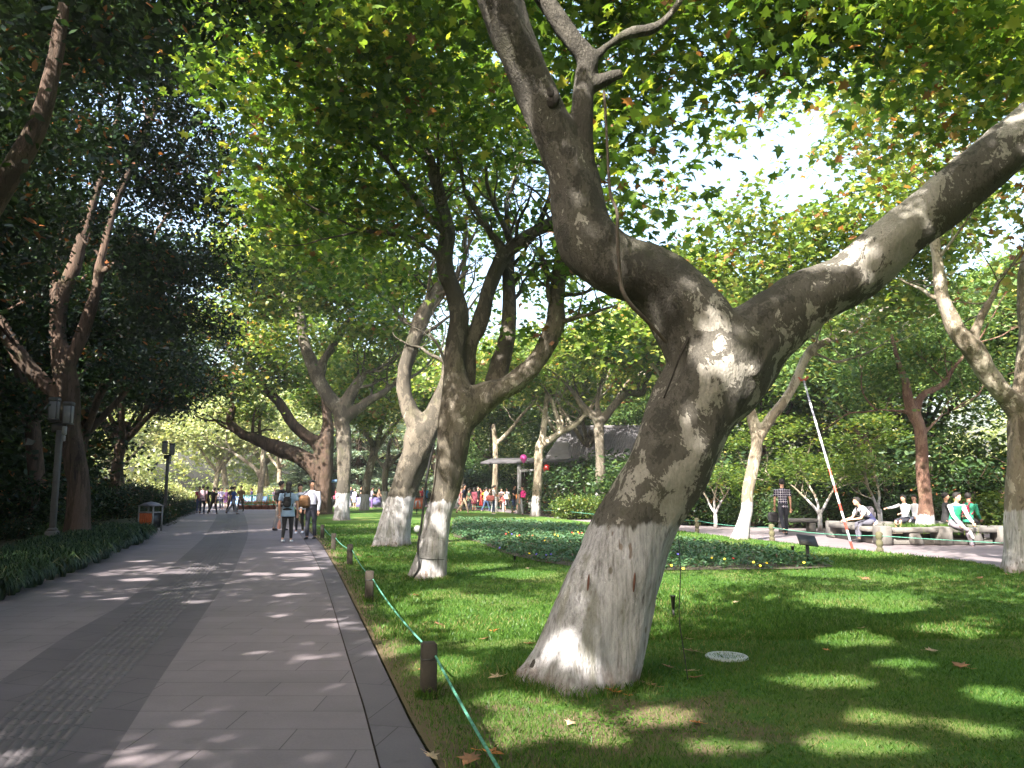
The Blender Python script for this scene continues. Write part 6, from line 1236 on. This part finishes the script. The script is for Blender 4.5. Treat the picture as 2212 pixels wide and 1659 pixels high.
# the middle-distance crowd: a few poses, each copied with its own clothes
POSE = [human(1.68, vox=.03), human(1.68, legs=((.05, .02), (-.05, .05)), arms=((.5, 1.1, .08), (.4, .9, .1)), nod=.3, hair='tail', bottom='leggings', sleeve='short', vox=.03),
        human(1.68, legs=((.4, .15), (-.4, .3)), arms=((-.4, .3, .1), (.4, .4, .1)), sleeve='short', vox=.03), human(1.62, legs=((.03, 0), (-.03, .05)), arms=((.1, .2, .1), (.2, .8, .1)), hair='long', bottom='skirt', vox=.03, sleeve='long'),
        human(1.70, legs=((.15, .2), (-.05, .1)), lean=.85, nod=.4, arms=((1.2, .2, .1), (1.3, .1, .1)), vox=.03, sleeve='short')]
BN = ['trousers', 'leggings', 'trousers', 'skirt', 'trousers']
def crowd(px, py, pose, rz, sc_, lb, shirt, bt, shoes=BK, group=None, Y=None, hair=(.015, .012, .011)):
    q = G(px, py, -.012) if Y is None else P(px, 1090, Y)*np.array([1, 1, 0]); f = POSE[pose]; t = person(f, (q[0], q[1], -.012), rz, lb, shirt, bt, shoes, hair, group, bname=BN[pose]); t.scale = (sc_,)*3; return t, f
t, f = crowd(1002, 1111, 2, 1.5, 1.06, 'striding person in navy top and khaki trousers at the edge of the lawn', NV, (.42, .31, .22), (.1, .05, .03))
t, f = crowd(1066, 1112, 1, 1.7, 1.0, 'person in white tee and jeans with a salmon bag, looking down at a phone', WH, JEAN, WH)
o = thing('handbag', 'large salmon-pink handbag on the arm of the white-teed person', 'bag', t.location, 1.7); col_obj('bag', bagmesh((-.25, .22, .95), (.20, .5, .32), bev=.06), o, (.55, .16, .14)); m = MB(); m.tube([(-.25, .1, 1.1), (-.2, .1, 1.38), (-.25, .32, 1.1)], .014, 6); col_obj('handle', m.mesh('hd'), o, (.5, .14, .12))
t, f = crowd(1129, 1114, 0, math.pi+.3, 1.04, 'person in black tee and grey trousers wearing a pink backpack by the slim tree', BK, (.24, .25, .27)); backpack(f, t, (.65, .03, .22), 'bright pink backpack left of the sunlit slim tree', sz=1.1)
q = np.array(t.location); o = thing('carrier_bag', 'white plastic carrier bag held by the person with the pink backpack', 'bag', (q[0]+.42, q[1]-.05, .42)); col_obj('bag', bagmesh((0, 0, .17), (.24, .14, .34), bev=.06), o, (.7, .7, .75))
MC = 'people standing in the crowd beside the house'
for a in [(1032, 1103, 0, .6, .98, 'person in black suit standing left of the yellow-shirted one', BK, BK), (1046, 1099, 1, -.5, .86, 'person in yellow top among the crowd beside the house', (.62, .50, .04), BK), (1016, 1102, 0, 2.8, .95, 'person in navy top with a red bag, right of the striding khaki one', NV, (.2, .16, .25)),
          (1083, 1100, 3, .3, .93, 'person in pale pink top and dark skirt, right of the salmon bag', (.55, .40, .42), (.10, .03, .03)), (1095, 1099, 0, -.4, .93, 'person in grey top, half way between salmon bag and pink backpack', (.20, .20, .21), (.05, .05, .06)), (1110, 1108, 1, .9, 1.0, 'person in dark jacket with a cream bag next to the pink backpack', (.04, .035, .035), JEAN),
          (1148, 1110, 0, -.2, 1.0, 'person in slate blue top close against the slim white-footed tree', (.08, .12, .17), BK), (1172, 1112, 1, 2.5, .78, 'child in bright white top just right of the slim white-footed tree', WH, (.3, .3, .33)), (1184, 1111, 4, 1.9, .98, 'person bending over in navy with a white collar, right of the slim tree', (.03, .04, .10), (.03, .04, .10)),
          (920, 1096, 0, -2.4, 1.0, 'person in bright blue jacket between the two leaning trunks', (.02, .25, .55), NV), (912, 1096, 0, .5, .98, 'person in red top beside the bright blue jacket', (.5, .04, .06), BK), (996, 1106, 3, .9, .95, 'person in pink skirt outfit behind the striding khaki one', (.5, .22, .24), (.52, .2, .2)),
          (1057, 1098, 0, 1.2, .9, 'person in grey-green top behind the salmon bag', (.14, .17, .13), (.1, .1, .12)), (1039, 1098, 1, -.9, .92, 'person in red coat, glimpsed behind the black suit', (.5, .05, .04), (.45, .04, .03)), (1090, 1104, 3, -1.2, .8, 'small person in white skirt in front of the grey top', (.35, .25, .26), (.6, .58, .6)),
          (1076, 1097, 0, 2.2, .95, 'person in lilac top far back in the crowd', (.33, .26, .42), NV), (1012, 1106, 0, 1.9, .9, 'short person in dark green behind the striding khaki one', (.05, .09, .05), BK), (1024, 1104, 3, 2.6, .95, 'person in maroon dress with back turned, left of the black suit', (.16, .03, .05), (.16, .03, .05)), (1050, 1106, 0, 2.0, .95, 'person in pale grey top between yellow top and salmon bag', (.35, .36, .4), JEAN), (1120, 1103, 3, 0, .95, 'person in orange top just left of the pink backpack', (.5, .18, .06), BK), (1141, 1106, 1, 2.9, .95, 'person in teal top between pink backpack and slim tree', (.05, .25, .27), BK), (1088, 1108, 1, -2.4, .7, 'small child in red and white before the grey top', (.6, .08, .08), (.5, .5, .52)), (1101, 1096, 2, -1.6, .95, 'person walking left in brown top far back in the crowd', (.18, .10, .07), (.08, .07, .07))]:
    crowd(*a, group=MC)
q = G(1105, 1108); o = thing('shoulder_bag', 'cream shoulder bag on the dark-jacketed person in the crowd', 'bag', (q[0]-.25, q[1]-.2, .85)); col_obj('bag', bagmesh((0, 0, .12), (.40, .15, .30), bev=.05), o, (.5, .45, .36))
FC = 'people around the far table'
for k, (px, Y, po, rz, s_, lb, sh_, bt) in enumerate([(757, 62, 0, .4, 1, 'far person in navy at the left of the violet table', NV, (.3, .3, .4)), (766, 60, 3, -.6, .92, 'far person in pale lilac with skirt near the violet table', (.55, .5, .65), (.4, .4, .5)), (779, 59, 1, 1.2, 1.02, 'far person in black top and pale blue trousers near the violet table', BK, (.35, .42, .6)), (788, 61, 0, -1.4, .8, 'far child in white by the violet table', WH, (.12, .1, .3)),
        (803, 59, 1, 1.7, .95, 'far person in lilac tee and violet trousers right at the violet table', (.48, .42, .62), (.16, .08, .25)), (818, 64, 0, 2, .95, 'far person in brown behind the violet table', (.15, .10, .07), GY), (845, 58, 0, -.7, 1.0, 'far person in black vest right of the thin far tree', BK, (.05, .04, .05)), (852, 60, 3, .2, .95, 'far person in pale shirt near the leaning white foot', (.4, .36, .38), BK), (742, 66, 0, .2, .95, 'far person in white seen beside the notice box', WH, NV), (723, 58, 0, -.3, .95, 'far person in crimson top right of the notice box', (.5, .06, .12), BK), (716, 60, 1, .6, .9, 'far person in pale pink under the notice box', (.6, .4, .45), GY)]):
    crowd(px, 0, po, rz, s_, lb, sh_, bt, group=FC, Y=Y)
# people at the far end of the left path
PW = [(436, 1111, 2, math.pi+.3, 1.03, 'person in pale pink shirt, leftmost on the far path, walking away', (.62, .42, .50), NV), (429, 1108, 0, .3, .98, 'person in crimson, mostly behind the pink-shirted walker', (.45, .04, .1), (.06, .07, .15)), (446, 1107, 0, math.pi, .98, 'person in black between pink shirt and black backpack', (.03, .025, .03), BK),
      (460, 1111, 2, math.pi-.2, .95, 'person in black with bare calves, second from left on the far path', BK, BK), (477, 1101, 1, .2, .92, 'person in lilac shirt on the far path, in the sun', (.5, .45, .68), NV), (488, 1100, 3, .5, .92, 'person in purple dress on the far path', (.14, .06, .16), (.14, .06, .16)),
      (503, 1111, 2, 1.6, .98, 'person in blue jersey and grey trousers striding across the far path', (.04, .09, .32), (.17, .18, .22)), (498, 1105, 0, 2.8, .98, 'person in yellow and black behind the blue jersey', (.06, .05, .02), BK), (519, 1105, 0, -.1, 1.02, 'person in brown top facing the camera, rightmost of the far path group', (.25, .15, .09), (.09, .07, .06)),
      (543, 1094, 1, -1.2, .9, 'person in violet leaning at the teal barrier', (.2, .16, .42), NV), (592, 1095, 0, .7, .9, 'person in pale lilac beyond the short teal barrier', (.5, .4, .55), WH), (470, 1099, 0, 2.5, .92, 'person in white far back beside the lilac shirt', WH, (.05, .05, .1))]
for a in PW: t, f = crowd(*a, group='people at the far end of the left path'); 
t, f = crowd(461, 1108, 2, math.pi-.1, .93, 'person in charcoal partly behind the one in black, far path', (.05, .05, .055), BK, group='people at the far end of the left path'); backpack(f, t, (.03, .03, .035), 'charcoal backpack on a walker of the far path', sz=.9)

# ------------------------------------------------------------------ fallen plane leaves
LF = mat_simple('dry_leaf', (.26, .13, .06), .8, .45, 16, bmp=.3); LF2 = mat_simple('tan_leaf', (.45, .32, .20), .8, .3, 16, bmp=.3); LF3 = mat_simple('orange_leaf', (.55, .20, .04), .7, .5, 9, bmp=.2)
def leaf_obj(seed, mt):
    g = np.random.default_rng(seed); t = T_MAPLE*.17; m = MB(); r2 = (t**2).sum(1)
    V = np.column_stack([t[:, 0], t[:, 1], .01 + 1.6*r2*g.uniform(.1, 1.4, len(t)) + .08*np.abs(t[:, 0])]); V = np.vstack([V, [[0, .01, .004]]]); n = len(T_MAPLE)
    V2 = V - np.array([0, 0, .0025]); V2[:-1, :2] *= .985
    F = [[i, (i+1) % n, n] for i in range(n)] + [[2*n+1, n+1+(i+1) % n, n+1+i] for i in range(n)] + [[i, n+1+i, n+1+(i+1) % n, (i+1) % n] for i in range(n)]
    m.add(np.vstack([V, V2]), F); m.tube([(0, -.08, .012), (.01, -.13, .01), (.03, -.16, .02)], .0018, 5); o = link('fallen_leaf', m.mesh('leaf', False), None, mt); return o
LO = [leaf_obj(1, LF), leaf_obj(2, LF2), leaf_obj(3, LF), leaf_obj(4, LF3)]
spots = [((1326, 1494), 3, 'large orange and yellow fallen leaf at the foot of the big leaning tree', 1.3), ((1400, 1478), 0, 'curled brown fallen leaf just right of the big trunk foot', 1.1), ((1494, 1406), 1, 'pale tan fallen leaf left of the round drain cover', 1.3), ((1490, 1380), 1, 'small tan fallen leaf above the drain cover, left', .8), ((1443, 1440), 0, 'dark fallen leaf between the big trunk and the hanging wire', .9),
         ((1072, 1462), 1, 'tan curled fallen leaf between the nearest post and the big trunk', 1.1), ((1062, 1626), 3, 'orange fallen leaf under the green rope at the bottom', 1.1), ((1015, 1640), 0, 'brown fallen leaf left of the rope at the bottom', 1.2), ((932, 1632), 1, 'small tan fallen leaf at the kerb corner, bottom', .8), ((1068, 1362), 3, 'reddish fallen leaf on the lit grass stripe', 1.), ((948, 1348), 0, 'dark fallen leaf left of the lit grass stripe', 1.1), ((900, 1286), 2, 'brown fallen leaf below the cabled tree', 1.2),
         ((1232, 1560), 1, 'pale fallen leaf in the sunlit patch before the big trunk', .7), ((1505, 1560), 3, 'small red fallen leaf right of the sunlit patch', .7), ((1870, 1250), 2, 'brown fallen leaf on the bright grass beyond the drain cover', 1.4), ((2075, 1438), 0, 'brown fallen leaf on the lawn at right', 1.2), ((1784, 1403), 3, 'small orange fallen leaf right of the drain cover', .6), ((1590, 1300), 1, 'tan fallen leaf right of the stake light', .8), ((1380, 1330), 1, 'unused', 0), ((1185, 1216), 2, 'brown fallen leaf at the front of the flower bed', 1.2), ((2160, 1300), 1, 'small pale fallen leaf near the right-edge tree', .7), ((1145, 1390), 0, 'dark fallen leaf by the burl of the big trunk', 1.)]
n_u = 0; usedl = set()
for (px, py), k, lb, s_ in spots:
    if s_ == 0: continue
    q = G(px, py, .05); o = LO[k] if k not in usedl else LO[k].copy()
    if k in usedl: COL.objects.link(o)
    usedl.add(k); o.location = (q[0], q[1], .045); o.rotation_euler = (random.uniform(-.2, .2), random.uniform(-.2, .2), random.uniform(0, 6.28)); o.scale = (s_*.66,)*3; setp(o, lb, 'leaf', 'fallen plane leaves on the lawn')
g = np.random.default_rng(77)
for k in range(26):
    Y = g.uniform(5, 24); x0, x1 = float(EOF_X(np.array([Y]))[0])+.1, min(float(lawn_right(np.array([Y]))[()] if np.ndim(lawn_right(np.array([Y]))) == 0 else lawn_right(np.array([Y]))[0]), Y*.62)
    X = g.uniform(x0, x1) if k % 3 else x0+g.uniform(0, .9); o = LO[k % 3].copy(); COL.objects.link(o); o.location = (X, Y, .045); o.rotation_euler = (g.uniform(-.25, .25), g.uniform(-.25, .25), g.uniform(0, 6.28)); o.scale = (g.uniform(.4, .8),)*3
    setp(o, 'small dry plane leaf scattered on the lawn between the paths', 'leaf', 'small scattered leaves on the lawn')

# ------------------------------------------------------------------ the air
if HAZE_ON:
    mb = MB(); mb.box((0, 50, 16), (200, 200, 36)); hz = link('haze', mb.mesh('haze', False)); hm = bpy.data.materials.new('haze'); hm.use_nodes = True; nt = hm.node_tree; nt.nodes.remove(nt.nodes['Principled BSDF'])
    pv = nt.nodes.new('ShaderNodeVolumePrincipled'); pv.inputs['Color'].default_value = (.93, .95, 1, 1); pv.inputs['Density'].default_value = .0005; pv.inputs['Anisotropy'].default_value = .2
    L(nt, pv.outputs[0], nt.nodes['Material Output'].inputs['Volume']); hz.data.materials.append(hm); setp(hz, 'thin pale haze in the park air', 'haze', kind='stuff')
    cy.volume_bounces = 0

g = np.random.default_rng(55); C = []
for (bx, by, r_, n_) in [(b0[0], b0[1], .43, 2600), (b2[0], b2[1], .33, 1500), (b3[0], b3[1], .46, 1500), (b6[0], b6[1], .24, 700), (b7[0], b7[1], .34, 1200), (PP[0][0], PP[0][1], .06, 260), (PP[1][0], PP[1][1], .06, 200)]:
    a = g.uniform(0, 6.28, n_); q = r_*(.92 + np.abs(g.normal(0, .22, n_))); C.append(np.stack([bx+q*np.cos(a), by+q*np.sin(a), np.full(n_, .024)], 1))
C = np.concatenate(C); V, F = blade_mesh(C, .075, .006, g); mb = MB(); mb.add(V, [F])
setp(link('long_grass', mb.mesh('tufts', False, g.uniform(.1, 1, len(C))), None, GRASS), 'longer uncut grass growing round the tree feet and posts', 'grass', kind='stuff')

ordinal_labels('flower pots before the barriers', 'red-flowered pot before the teal barriers')
ordinal_labels('yellow flowers of the bed', 'yellow pansy of the flower bed'); ordinal_labels('blue flowers of the bed', 'blue pansy of the flower bed'); ordinal_labels('red flowers of the bed', 'small red begonia of the flower bed')
